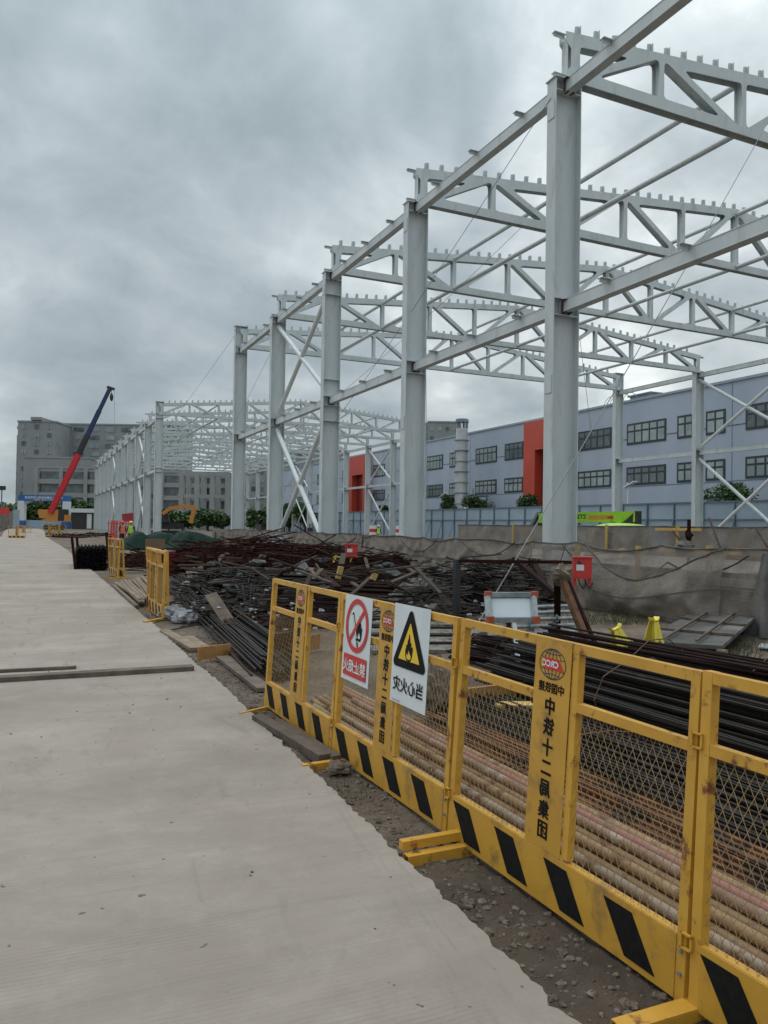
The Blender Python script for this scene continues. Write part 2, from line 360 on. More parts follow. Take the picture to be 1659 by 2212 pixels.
for i in range(4):
    j = (i + 1) % 4
    g.add([(*o_[i], -.03), (*o_[j], -.03), (*B[j], -.03), (*B[i], -.03)], [(0, 1, 2, 3)])
gr = g.build('ground', GROUND, off=(0, 0, 0), smooth=True); tag(gr, 'muddy brown construction site ground beside the concrete road', 'ground', kind='structure')
r = MB(); ey = [-3 + .025 * i for i in range(1200)] + [27 + .5 * i for i in range(246)]
vs = []; LX = lambda y: -2.75 + .03 * math.sin(y)
for y in ey:
    e = edge(y) if y < 40 else edge_base(y)
    vs += [(LX(y), y, -.03), (LX(y), y, .03), (e, y, .03), (e + .02, y, -.04)]
fs = [(4 * i + k, 4 * i + k + 1, 4 * i + k + 5, 4 * i + k + 4) for i in range(len(ey) - 1) for k in range(3)]
r.add(vs, fs)
tag(r.build('road', ROAD, off=(0, 0, 0)), 'pale brushed concrete haul road running into the distance', 'road', kind='structure')
# raised ramp slab at the far end of the road
m_ = MB(); p0 = 88
m_.add([(-2.6, p0, .03), (1.5, p0, .03), (1.3, 150, .35), (-2.4, 150, .35), (-2.6, 94, .55), (1.5, 94, .55), (-2.6, 110, .6), (1.5, 110, .6)], [(0, 1, 5, 4), (4, 5, 7, 6), (6, 7, 2, 3)])
tag(m_.build('road_ramp', ROAD, off=(0, 0, 0)), 'low concrete ramp at the far end of the road', 'ramp', kind='structure')
# scattered rubble along the fence foot
rb = MB(); rnd = random.Random(3)
for i in range(3600):
    y = rnd.uniform(.6, 12) ** 1; x = edge(y) + .02 + (abs(rnd.gauss(0, .3)) if rnd.random() < .85 else rnd.uniform(0, 1.3))
    s_ = rnd.choice([.004, .005, .006, .008, .009, .012, .02]) * rnd.uniform(.7, 1.2)
    rb.blob((x, y, gh(x, y) + s_ * .15), (s_, s_ * rnd.uniform(.6, 1.2), s_ * .6), 7, 5, .28, seed=i)
for i in range(60):
    x = rnd.uniform(-2.3, 1.5); y = rnd.uniform(1.5, 14); s_ = rnd.uniform(.004, .011)
    rb.blob((x, y, .03 + s_ * .3), (s_, s_, s_ * .6), 5, 4, .5, seed=i)
tag(rb.build('gravel', STONE), 'loose gravel and rubble crumbs along the fence foot', 'gravel', kind='stuff')
def rock(px, py, r, lab, seed=1):
    p = P(px, py, 0)
    tag(MB().blob((p.x, p.y, r * .45), (r, r * .8, r * .6), 12, 8, .35, .5, seed=seed).build('rubble_lump', STONE), lab, 'rubble')
rock(732, 1672, .085, 'grey broken concrete lump against the yellow fence foot', 2)
rock(1187, 1815 + 80, .05, 'small stone lying under the large fence panel', 5)
rock(1010, 1960, .04, 'small flat concrete chip beside the road edge', 9)

# ------------------------------------------------------------ yellow mesh barrier panels
PW, PH = 1.628, 1.2
def globe_logo(scale=1.0):
    """globe with meridians and parallels, centre 0, in x,z"""
    out = MB(); RX, RZ = .092 * scale, .069 * scale; t_ = .0016 * scale
    def seg(a, b, w=t_): out.bar((a[0], 0, a[1]), (b[0], 0, b[1]), .0005, w * 2)
    N_ = 36
    pt = lambda th: (RX * math.cos(th), RZ * math.sin(th))
    for k in range(N_): seg(pt(2 * math.pi * k / N_), pt(2 * math.pi * (k + 1) / N_), t_ * 1.15)
    for sg in (1, -1):
        for z0, bow in ((.40, .10), (.74, .09)):
            w0 = math.sqrt(1 - z0 * z0); prev = None
            for k in range(9):
                u = -1 + 2 * k / 8; q = (RX * w0 * u, sg * RZ * (z0 - bow * (1 - u * u)))
                if prev: seg(prev, q)
                prev = q
        for mz in (-.66, -.34, 0, .34, .66):
            prev = None
            for k in range(6):
                z = .33 + .66 * k / 5; q = (RX * mz * math.sqrt(max(0, 1 - z * z)), sg * RZ * z)
                if prev: seg(prev, q)
                prev = q
    return out
def panel_parts(root, detail=True):
    f = MB(); T = .042
    for x in (0, PW - T): 
        pm = MB().b2(x, x + T, -T / 2, T / 2, 0, PH); po = pm.build('post', YEL, root)
    MB().b2(T, PW - T, -T / 2 + .001, T / 2 - .001, PH - T, PH - .001).build('top_rail', YEL, root)
    zc = .925; pl0, pl1 = .677, .93
    mr = MB(); mr.b2(T, pl0 - .001, -T / 2 + .002, T / 2 - .002, zc - .02, zc + .02); mr.b2(pl1 + T + .001, PW - T, -T / 2 + .002, T / 2 - .002, zc - .02, zc + .02)
    mr.build('middle_rail', YEL, root)
    MB().b2(pl1 + .001, pl1 + T, -T / 2 + .003, T / 2 - .003, .262, PH - T - .001).build('inner_post', YEL, root)
    pt = MB().b2(pl0, pl1, -T / 2 - .004, -T / 2 - .001, .255, PH - .002).build('name_plate', YELP, root)
    # toe board with lip
    tb = MB(); tb.b2(T + .001, PW - T - .001, -T / 2 - .003, -T / 2 + .002, .025, .25)
    tb.b2(T + .001, PW - T - .001, -T / 2 + .003, T / 2, .235, .252); tb.b2(T + .001, PW - T - .001, -T / 2 + .003, T / 2, .02, .036)
    to = tb.build('toe_board', YELP, root)
    for k in range(4):
        x = .047 + k * .388; s = MB()
        s.prism([(x, -T / 2 - .006, .225), (x + .155, -T / 2 - .006, .225), (x + .285, -T / 2 - .006, .05), (x + .13, -T / 2 - .006, .05)], (0, .002, 0))
        s.build('hazard_stripe', BLK, to)
    # expanded-metal mesh in both lower panes
    for (x0, x1) in ((T, pl0), (pl1 + T, PW - T)):
        w = MB(); z0, z1 = .252, zc - .02; k = 1.95; st = .041
        cmin = z0 - k * x1; cmax = z1 - k * x0; dc = st * k
        for sgn in (1, -1):
            c = (z0 - k * x1) if sgn == 1 else (z0 + k * x0)
            ce = (z1 - k * x0) if sgn == 1 else (z1 + k * x1)
            c += .02
            while c < ce:
                pts = []
                for xx in (x0, x1):
                    zz = sgn * k * xx + c
                    if z0 <= zz <= z1: pts.append((xx, zz))
                for zz in (z0, z1):
                    xx = (zz - c) / (sgn * k)
                    if x0 < xx < x1: pts.append((xx, zz))
                if len(pts) >= 2:
                    a, b = pts[0], pts[-1]; yy = .001 * sgn
                    w.bar((a[0], yy, a[1]), (b[0], yy, b[1]), .0012, .0022)
                c += dc
        w.build('wire_mesh', WIRE, root)
    if detail:
        cx = (pl0 + pl1) / 2; y = -T / 2 - .0055
        lg = shift(globe_logo(), cx, y, PH - .115).build('globe_emblem', BLUEP, pt)
        tr = MB(); X = lambda a: cx + a
        # red streamlined block behind the emblem letters; the nose points right in the mirrored picture
        zt = PH - .115
        tr.prism([(X(-.068), y - .001, zt + .026), (X(.028), y - .001, zt + .026), (X(.055), y - .001, zt + .012), (X(.080), y - .001, zt - .026), (X(-.064), y - .001, zt - .026), (X(-.064), y - .001, zt - .004), (X(-.055), y - .001, zt + .004)], (0, -.0005, 0))
        tr.build('emblem_band', REDP, pt)
        shift(flat_text('CRCC', .040, .002, 1.05), cx - .012, y - .002, zt + .001).build('emblem_letters', SIGNW, pt)
        shift(flat_text('中国铁建', .050, .0014, .92), cx, y, PH - .222).build('lettering', BLK, pt)
        shift(flat_text('中铁十二局集团', .084, .0028, .92, vertical=True, step=.0925), cx, y, .895).build('lettering', BLK, pt)
    return root
def hinge(root, x, z):
    h = MB(); h.box((x, -.028, z), (.05, .012, .006)); h.box((x, -.028, z + .05), (.05, .012, .006)); h.box((x - .022, -.028, z + .025), (.006, .012, .056)); h.box((x + .022, -.028, z + .025), (.006, .012, .056))
    return h.build('coupling_loop', YEL, root)
def bolts(root, x, zs):
    for z in zs: MB().tube((x, -.0215, z), (x, -.03, z), .008, 8).build('bolt', GALV, root)
A, Dp = V((2.03, 6.98, 0)), V((2.168, 2.05, 0)); dv = (Dp - A) / 3; ang = math.atan2(dv.y, dv.x)
labs = ['yellow mesh barrier panel at the far end of the fence row, no signs on it',
        'yellow mesh barrier panel with the no-fire and fire-hazard signs hung on it',
        'yellow mesh barrier panel, widest in view, with the large readable name plate',
        'yellow mesh barrier panel cut off by the right edge of the photo']
fence = thing('mesh_barrier', labs[0], 'fence panel', A, ang, 'yellow barrier panels along the road')
panel_parts(fence); hinge(fence, PW + .006, .93); bolts(fence, PW - .02, [.2, .12]); hinge(fence, PW + .006, .22)
panels = [fence]
for k in (1, 2, 3):
    o = copy_tree(fence); o.location = A + dv * k + V((.0, -.004 * k, 0)); o['label'] = labs[k]
    o.rotation_euler = (R((0, -2.9, -3.5, -3.1)[k]), R((0, 0, .25, -.1)[k]), ang + R((0, .1, -.1, -.5)[k])); panels.append(o)
fence.rotation_euler = (R(-3.1), 0, ang)
# feet under the joints
foot_px = [((517, 1540), (586, 1524), 'thin yellow foot plate at the far end of the fence row'),
           ((652, 1652), (726, 1642), 'yellow foot bar under the joint left of the signs'),
           ((877, 1848), (975, 1830), 'yellow foot bar between the stone and the large panel, half on the dirt'),
           ((1335, 2215), (1480, 2172), 'yellow foot bar at the bottom right corner of the view')]
for i, (a, b, l) in enumerate(foot_px):
    p, q = P(*a, .035), P(*b, .035); q = q + (q - p).normalized() * .35; w = (.03, .05, .055, .07)[i]
    f = MB(); d = (q - p).normalized(); s_ = V((-d.y, d.x, 0))
    f.bar(p, q, w, .004); f.bar(p - s_ * (w / 2) - V((0, 0, w / 2)), q - s_ * (w / 2) - V((0, 0, w / 2)), .004, w - .006); f.bar(p + s_ * (w / 2) - V((0, 0, w / 2)), q + s_ * (w / 2) - V((0, 0, w / 2)), .004, w - .006)
    if i == 2: f.bar(p + V((-.0, .06, .03)), q + V((0, .06, .03)), .045, .045)
    tag(f.build('fence_foot', YEL), l, 'fence foot', 'yellow feet under the barrier panels')
# ---- signs hung on the second panel
sx0 = .06 * PW
pr = panels[1].rotation_euler
def ring(mb, cx, cz, r0, r1, y, n=48, a0=0, a1=2 * math.pi):
    for k in range(n):
        t0 = a0 + (a1 - a0) * k / n; t1 = a0 + (a1 - a0) * (k + 1) / n
        mb.add([(cx + r * math.cos(t), y, cz + r * math.sin(t)) for r, t in ((r0, t0), (r1, t0), (r1, t1), (r0, t1))], [(0, 1, 2, 3)])
def poly(mb, pts, y): mb.add([(a, y, b) for a, b in pts], [tuple(range(len(pts)))])
FLAME = [(-.30, -.62), (-.42, -.40), (-.44, -.12), (-.36, .02), (-.40, .16), (-.26, .12), (-.22, .34), (-.10, .52), (-.12, .74), (.02, .62), (.10, .40), (.08, .26), (.20, .34), (.24, .16), (.20, .04), (.34, .14), (.44, .02), (.40, -.20), (.36, -.42), (.24, -.60), (.10, -.66)]
FLAMEI = [(-.20, -.60), (-.26, -.42), (-.18, -.30), (-.10, -.44), (-.08, -.22), (0, -.12), (.06, -.30), (.12, -.24), (.16, -.42), (.22, -.34), (.22, -.52), (.12, -.62)]
def wavy_sheet(x0, x1, z0, z1, y, m):
    mb = MB(); nx, nz = 6, 8
    for s_ in (0, .0015):
        mb.add([(x0 + (x1 - x0) * i / nx, y + s_ + .0, z0 + (z1 - z0) * j / nz) for j in range(nz + 1) for i in range(nx + 1)],
               [(j * (nx + 1) + i, j * (nx + 1) + i + 1, (j + 1) * (nx + 1) + i + 1, (j + 1) * (nx + 1) + i) for j in range(nz) for i in range(nx)])
    return mb
def sign_root(label, x): 
    o = thing('safety_sign', label, 'sign', panels[1].location, 0); o.rotation_euler = panels[1].rotation_euler; return o
y = -.036
s1 = sign_root('white no-open-flame sign, red ring and slash over a lit match', 0)
x0, x1 = .11, .565; cx = (x0 + x1) / 2
wavy_sheet(x0, x1, .6, 1.205, y + .004, SIGNW).build('board', SIGNW, s1)
m_ = MB(); mcx, mcz = cx, .997
m_.bar((mcx - .075, y + .001, mcz + .085), (mcx + .01, y + .001, mcz - .1), .001, .026); m_.build('match_symbol', BLK, s1)
m_ = MB(); m_.bar((mcx - .070, y, mcz + .072), (mcx + .004, y, mcz - .088), .001, .014); m_.build('match_symbol', SIGNW, s1)
m_ = MB(); poly(m_, [(mcx + .045 + a * .1, mcz - .02 + b * .13) for a, b in FLAME], y + .001); poly(m_, [(mcx + .0, mcz - .1), (mcx + .03, mcz - .12), (mcx + .03, mcz - .19)], y + .001); m_.build('flame_symbol', BLK, s1)
m_ = MB(); poly(m_, [(mcx + .045 + a * .08, mcz - .03 + b * .09) for a, b in FLAMEI], y); m_.build('flame_symbol', SIGNW, s1)
m_ = MB(); ring(m_, mcx, mcz, .152, .188, y - .001); m_.bar((mcx - .117, y - .001, mcz - .117), (mcx + .117, y - .001, mcz + .117), .001, .03); m_.build('prohibition_ring', REDP, s1)
m_ = MB(); m_.b2(cx - .19, cx + .19, y - .001, y + .001, .635, .785); bo = m_.build('caption_band', REDP, s1)
shift(flat_text('禁止烟火', .094, .0022, 1.0), cx, y - .003, .71).build('lettering', WHT, bo)
s2 = sign_root('white fire-hazard sign with a black-edged yellow triangle and flame', 0)
x0, x1 = .895, 1.35; cx = (x0 + x1) / 2
wavy_sheet(x0, x1, .6, 1.215, y + .004, SIGNW).build('board', SIGNW, s2)
def tri(h, cz, rr): # rounded triangle
    pts = []
    for k in range(3):
        a = math.pi / 2 + k * 2 * math.pi / 3; c = (cx + (h - rr) * math.cos(a), cz + (h - rr) * math.sin(a))
        for j in range(5): b = a - math.pi / 3 + 2 * math.pi / 3 * j / 4; pts.append((c[0] + rr * math.cos(b), c[1] + rr * math.sin(b)))
    return pts
m_ = MB(); poly(m_, tri(.228, .955, .03), y); m_.build('triangle_border', BLK, s2)
m_ = MB(); poly(m_, tri(.153, .955, .004), y - .001); m_.build('triangle_field', SIGNY, s2)
m_ = MB(); poly(m_, [(cx + a * .11, .955 + b * .12) for a, b in FLAME], y - .002); m_.b2(cx - .055, cx + .055, y - .0025, y - .0015, .856, .863); m_.build('flame_symbol', BLK, s2)
m_ = MB(); poly(m_, [(cx + a * .12, .955 + b * .11) for a, b in FLAMEI], y - .003); m_.build('flame_symbol', SIGNY, s2)
shift(flat_text('当心火灾', .098, .002, 1.0), cx, y, .722).build('lettering', BLK, s2)
shift(flat_text('严禁烟火 注意安全', .013, 0, 1.0), x0 + .09, y, .615).build('fine_print', BLUEP, s2)
# ------------------------------------------------------------ spare panels standing on edge further back
def spare(px, py, rz, lab, tilt=0):
    p = P(px, py, 0); o = copy_tree(fence); o.location = p; o.rotation_euler = (R(tilt), 0, rz); o['label'] = lab; o['group'] = 'spare barrier panels'
    return o
a_ = ang
for (px, py, n_) in ():
    pass
def spare_at(loc, rz, lab, tilt=0, sc=1):
    o = copy_tree(fence); o.location = loc; o.rotation_euler = (R(tilt), 0, rz); o['label'] = lab; o['group'] = 'spare barrier panels'; return o
near = P(352, 1341, 0)
L_ = ['spare barrier panel nearest the rusty bars, its post standing on the cross foot', 'spare barrier panel second in the leaning set behind the nearest one',
      'spare barrier panel third in the leaning set, half hidden', 'spare barrier panel at the far end of the leaning set beside the stacked laths']
for k in range(4):
    e_ = near + V(((0, .16, .05, .2)[k], .42 * k, 0)); rz = R((-90, -87.5, -91, -89)[k]); d = V((math.cos(rz), math.sin(rz), 0))
    spare_at(e_ - d * PW, rz, L_[k], (-1, 2, 1, 4)[k])
f_ = MB(); p, q = P(312, 1343 + 2, .03), P(385, 1330, .03); f_.bar(p, q, .06, .05); tag(f_.build('fence_foot', YEL), 'yellow cross foot under the leaning set of spare panels', 'fence foot')
f_ = MB(); p, q = P(317, 1316, .03), P(346, 1316, .03); f_.bar(p, q, .06, .05); tag(f_.build('fence_foot', YEL), 'short yellow foot on the road side of the spare panels', 'fence foot')
near = P(256, 1249, 0)
for k in range(2):
    rz = R(-86 + 6 * k); d = V((math.cos(rz), math.sin(rz), 0))
    spare_at(near + V((.18 * k, .1, 0)) - d * PW, rz, ('spare barrier panel of the far pair, left one by the black coils', 'spare barrier panel of the far pair, right one by the green tarp')[k], (-2, 3)[k])
f_ = MB(); p, q = P(229, 1249, .03), P(272, 1249, .03); f_.bar(p, q, .06, .05); tag(f_.build('fence_foot', YEL), 'yellow cross foot under the far pair of spare panels', 'fence foot')

# ------------------------------------------------------------ steel hall frames
XL, XR, HC, SP = 11.7, 41.85, 12.64, 8.0
NP = 10; PL = (XR - XL) / NP; XM = (XL + XR) / 2
def topz(x): return 13.86 + (1 - abs(x - XM) / (XM - XL)) * 1.42      # upper edge of the top chord
CH, BZ = .30, 12.68                                                     # chord height, lower edge of the bottom chord
def truss_mesh():
    """steel plate girder truss in the x,z plane, y = 0; relative to world X; rounded triangular openings"""
    def offset_round(tri_, r):
        n = len(tri_); out = []
        for k in range(n):
            a, b, c = V(tri_[k - 1]), V(tri_[k]), V(tri_[(k + 1) % n]); u, w = (a - b).normalized(), (c - b).normalized()
            an = u.angle(w); t = min(r / math.tan(an / 2), (a - b).length * .45, (c - b).length * .45, .30); p, q = b + u * t, b + w * t
            for j in range(4): s_ = j / 3; out.append(p * (1 - s_) ** 2 + b * 2 * s_ * (1 - s_) + q * s_ ** 2)
        return out
    def inset(tri_, ds):     # move each edge inwards by its own distance
        n = len(tri_); P_ = [V(p) for p in tri_]; ctr = sum(P_, V((0, 0))) / n; lines = []
        for k in range(n):
            a, b = P_[k], P_[(k + 1) % n]; d = (b - a).normalized(); nn = V((-d.y, d.x))
            if nn.dot(ctr - a) < 0: nn = -nn
            lines.append((a + nn * ds[k], d))
        out = []
        for k in range(n):
            p, d = lines[k - 1]; q, e = lines[k]; den = d.x * e.y - d.y * e.x
            t = ((q.x - p.x) * e.y - (q.y - p.y) * e.x) / den; out.append(p + d * t)
        return out
    holes = []
    for k in range(NP):
        xa, xb = XL + PL * k, XL + PL * (k + 1)
        ta, tb_ = topz(xa), topz(xb); b0 = BZ
        w = .085; dg = .10
        if k == 0: xa2 = XL + .05
        else: xa2 = xa
        if (k % 2 == 0 and k < NP) :   # diagonal rises from bottom at k to top at k+1
            lowr = [(xa2, b0), (xb, b0), (xb, tb_)]; up_ = [(xa2, b0), (xb, tb_), (xa2, ta)]
            h1 = inset(lowr, (CH, w, dg)); h2 = inset(up_, (dg, CH, w if k else .31))
        else:
            lowr = [(xa, b0), (xb, b0), (xa, ta)]; up_ = [(xa, ta), (xb, b0), (xb, tb_)]
            h1 = inset(lowr, (CH, dg, w)); h2 = inset(up_, (dg, w if k < NP - 1 else .31, CH))
        for h in (h1, h2): holes.append(h)
    def area(p): return sum(p[i].x * p[(i + 1) % len(p)].y - p[(i + 1) % len(p)].x * p[i].y for i in range(len(p))) / 2
    outer = [(XL - .05, BZ), (XL - .05, BZ + .2), (XL + .09, BZ + .36), (XL + .09, BZ + .8), (XL - .07, BZ + .96), (XL - .07, topz(XL))]
    outer += [(XM, topz(XM))]
    outer += [(XR + .07, topz(XR)), (XR + .07, BZ + .96), (XR - .09, BZ + .8), (XR - .09, BZ + .36), (XR + .05, BZ + .2), (XR + .05, BZ)]
    cu = bpy.data.curves.new('tr', 'CURVE'); cu.dimensions = '2D'; cu.fill_mode = 'BOTH'; cu.extrude = .009
    def sp_(pts):
        s_ = cu.splines.new('POLY'); s_.points.add(len(pts) - 1); s_.use_cyclic_u = True
        for i, p in enumerate(pts): s_.points[i].co = (p[0], p[1], 0, 1)
    sp_(outer)
    keep = []
    for h in holes:
        tri0 = [V(p) for p in h]
        if abs(area(tri0)) < .02: continue
        sp_(offset_round(h, .12)); keep.append(h)
    ob = bpy.data.objects.new('tr', cu); C.objects.link(ob)
    me = bpy.data.meshes.new_from_object(ob.evaluated_get(bpy.context.evaluated_depsgraph_get()))
    vs = [v.co.copy() for v in me.vertices]; fs = [tuple(p.vertices) for p in me.polygons]
    bpy.data.objects.remove(ob); bpy.data.curves.remove(cu); bpy.data.meshes.remove(me)
    mb = MB()
    for yy in (-.125, .125): mb.add([(v.x, yy + v.z, v.y) for v in vs], fs)
    # inner webs along every member
    W = .23
    mb.b2(XL, XR, -W / 2, W / 2, BZ + CH / 2 - .012, BZ + CH / 2)
    for s_ in (0, 1):
        a, b = (XL, XM) if s_ == 0 else (XM, XR); mb.bar((a, 0, topz(a) - CH / 2), (b, 0, topz(b) - CH / 2), W, .012)
    for k in range(NP + 1):
        x = XL + PL * k
        mb.b2(x - .006, x + .006, -W / 2, W / 2, BZ + CH / 2 + .01, topz(x) - CH / 2 - .01)
        if k < NP:
            a, b = ((x, BZ + .15), (x + PL, topz(x + PL) - .15)) if k % 2 == 0 else ((x, topz(x) - .15), (x + PL, BZ + .15))
            mb.bar((a[0], 0, a[1]), (b[0], 0, b[1]), W - .01, .012)
    # bracket stubs at the ends
    for sx, xe in ((-1, XL - .07), (1, XR + .07)):
        for z in (topz(XL) - .08, BZ + .1):
            mb.box((xe + sx * .16, -.06, z), (.34, .14, .012)); mb.box((xe + sx * .16, -.06, z - .05), (.34, .012, .09))
    return mb
def cleat_mb(h=.3): return MB().prism([(-.07, 0, -.005), (.065, 0, -.005), (.065, 0, h), (-.045, 0, h * .86)], (0, .014, 0)).b2(.065, .077, -.08, .08, 0, h * .9)
CLX = [XL + .35 + .585 * i for i in range(50) if XL + .35 + .585 * i < XR - .2]
def truss_with_cleats():
    t = truss_mesh()
    for x in CLX: shift_ = [(a + x, b, c + topz(x)) for a, b, c in cleat_mb().v]; t.add(shift_, cleat_mb().f)
    return t
def column_mb(h, d=.765, w=.35):
    mb = MB(); tf = .022
    mb.b2(-d / 2, -d / 2 + tf, -w / 2, w / 2, 0, h); mb.b2(d / 2 - tf, d / 2, -w / 2, w / 2, 0, h)
    mb.b2(-d / 2 + tf, d / 2 - tf, -.007, .007, 0, h)
    return mb
def stiff(mb, z, d=.765, w=.35, t=.02):
    mb.b2(-d / 2 + .023, d / 2 - .023, -w / 2 + .003, -.008, z, z + t); mb.b2(-d / 2 + .023, d / 2 - .023, .008, w / 2 - .003, z, z + t)
def beam_mb(L, w=.24, h=.30):       # H beam along y from 0 to L, centred on x, top at z=0
    mb = MB(); mb.b2(-w / 2, w / 2, 0, L, -.018, 0); mb.b2(-w / 2, w / 2, 0, L, -h, -h + .018); mb.b2(-.006, .006, 0, L, -h + .018, -.018)
    mb.b2(-w / 2 + .01, -w / 2 + .02, 0, L, -h + .018, -.018)
    return mb
MESH = {}
def share(key, fn, m, name, parent, loc, lab=None):
    if key not in MESH:
        o = fn().build(name, m, parent); MESH[key] = o.data
    else:
        o = bpy.data.objects.new(name, MESH[key]); C.objects.link(o); o.parent = parent
    o.location = loc
    if lab: o['label'] = lab
    return o
def hall(root, Y0, n, tall, braces, fine, back=None):
    """tall: index of the gable column that reaches the roof"""
    lx = root.location
    Lc = lambda x, y, z: V((x, y, z)) - lx
    for i in range(n):
        y = Y0 + SP * i
        for side, x in ((0, XL), (1, XR)):
            tl = i == tall
            xt = fine and i == 3
            def cm(tl=tl, xt=xt):
                mb = column_mb(14.0 if tl else HC)
                for z in (HC - .30, 7.25 + .02, 7.25 - .38, .35) + ((HC - .95, 8.0, 6.2) if xt else ()): stiff(mb, z)
                mb.b2(-.42, .42, -.21, .21, (14.0 if tl else HC) + .001, (14.0 if tl else HC) + .025)
                mb.b2(-.5, .5, -.3, .3, .0, .04)
                return mb
            co = share(('col', tl, xt), cm, STEEL, 'column', root, Lc(x, y, 0))
            if fine:
                for z in (HC - .75, 5.2):
                    if side == 0: share('splice', lambda: MB().b2(-.4, -.384, -.13, .13, -.22, .22), STEEL, 'splice_plate', co, (0, 0, z))
                for z in (HC - .17, 7.08):
                    share('jnt', lambda: MB().b2(-.17, .17, -.20, -.17, -.14, .12).b2(-.1, -.06, -.26, -.12, -.17, .14).b2(.06, .1, -.26, -.12, -.17, .14).b2(-.2, .2, -.34, -.2, .125, .14), STEELD, 'bolted_joint', co, (0, 0, z))
        if back is None or i in back:
            if fine:
                t = share('truss', truss_mesh, STEEL, 'roof_truss', root, Lc(0, y, 0))
                for j, x in enumerate(CLX):
                    share('cleat', cleat_mb, STEEL, 'purlin_cleat', t, (x, 0, topz(x)))
            else: share('trussf', truss_with_cleats, STEEL, 'roof_truss', root, Lc(0, y, 0))
        if i < n - 1:
            for x in (XL, XR):
                for z in (HC - .02, 7.25):
                    b = share('beam', lambda: beam_mb(SP - .03), STEEL, 'girt_beam', root, Lc(x, y + .015, z))
                    if fine and x == XL:
                        for yy in (1.6, 3.9, 6.2):
                            share('bcleat', lambda: MB().box((-.1, 0, .012), (.3, .16, .012)).box((-.1, 0, -.04), (.3, .012, .09)), STEEL, 'bracket', b, (-.12, yy, .01))
            if back is None or (i in back and i + 1 in back):
                for k in (2, 5, 8):
                    x = XL + PL * k
                    for z in (topz(x) - .22, BZ + .15): share('tube', lambda: MB().tube((0, 0, 0), (0, SP - .3, 0), .09, 10), STEEL, 'tie_tube', root, Lc(x, y + .15, z))
            if i in braces:
                for x in (XL, XR):
                    for z0, z1 in ((.6, 6.7), (7.4, HC - .5)):
                        for s_ in (0, 1):
                            a, b = (z1, z0) if s_ else (z0, z1)
                            MB().tube(Lc(x, y + .1, a), Lc(x, y + SP - .1, b), .11, 10).build('brace_tube', PIPEW if s_ else STEEL, root)
                        MB().box(Lc(x, y + SP / 2, (z0 + z1) / 2), (.02, .4, .4)).build('gusset', STEEL, root)
hallA = thing('steel_hall_frame', 'near pale grey steel hall frame of tall columns and roof trusses', 'steel frame', (XL, 15.2, 0))
hall(hallA, 15.2 - SP, 6, 5, (3,), True, back=(1, 2, 3, 4, 5))
hallB = thing('steel_hall_frame', 'far steel hall frame of closely packed columns beyond the first hall', 'steel frame', (XL, 80.4, 0))
hall(hallB, 80.4, 11, 0, (1, 5), False)
# guy wires
def wire(a, b, lab, sag=0, r=.009, m=None, n=8, cat='guy wire'):
    pts = []
    for i in range(n + 1):
        t = i / n; p = V(a).lerp(V(b), t); p.z -= sag * 4 * t * (1 - t); pts.append(p)
    tag(MB().path(pts, r, 5).build('guy_wire', m or WIREG), lab, cat, None)
wire((18.9, 15.0, 13.7), P(1008, 1388, .02), 'long slanting guy wire from the nearest truss down past the board', .1, .010)
wire((XL - .4, 15.2, 12.2), (12.4, 47, 1.2), 'guy wire from the nearest column head sloping left to the far end column', .6)
wire((17.3, 23.0, 14.0), (XL - .1, 55, 4), 'thin guy wire from the second truss sloping behind the columns', .8)
wire((XL - .4, 47.2, 13.4), (8.5, 84, 5.5), 'guy wire running left from the head of the fifth column', .3)
wire((XL + .2, 39.2, 12), (10.6, 62, 1.5), 'faint guy wire falling behind the fourth column', .3, .008)
wire(D(920, 790, 30), D(924, 1110, 30), 'loose cable dangling right of the second column', .0, .007, WIREG, cat='cable')
wire(D(1253, 735, 19.5), D(1277, 930, 19.5), 'loose cable hanging right of the nearest column', .02, .006, WIREG, cat='cable')

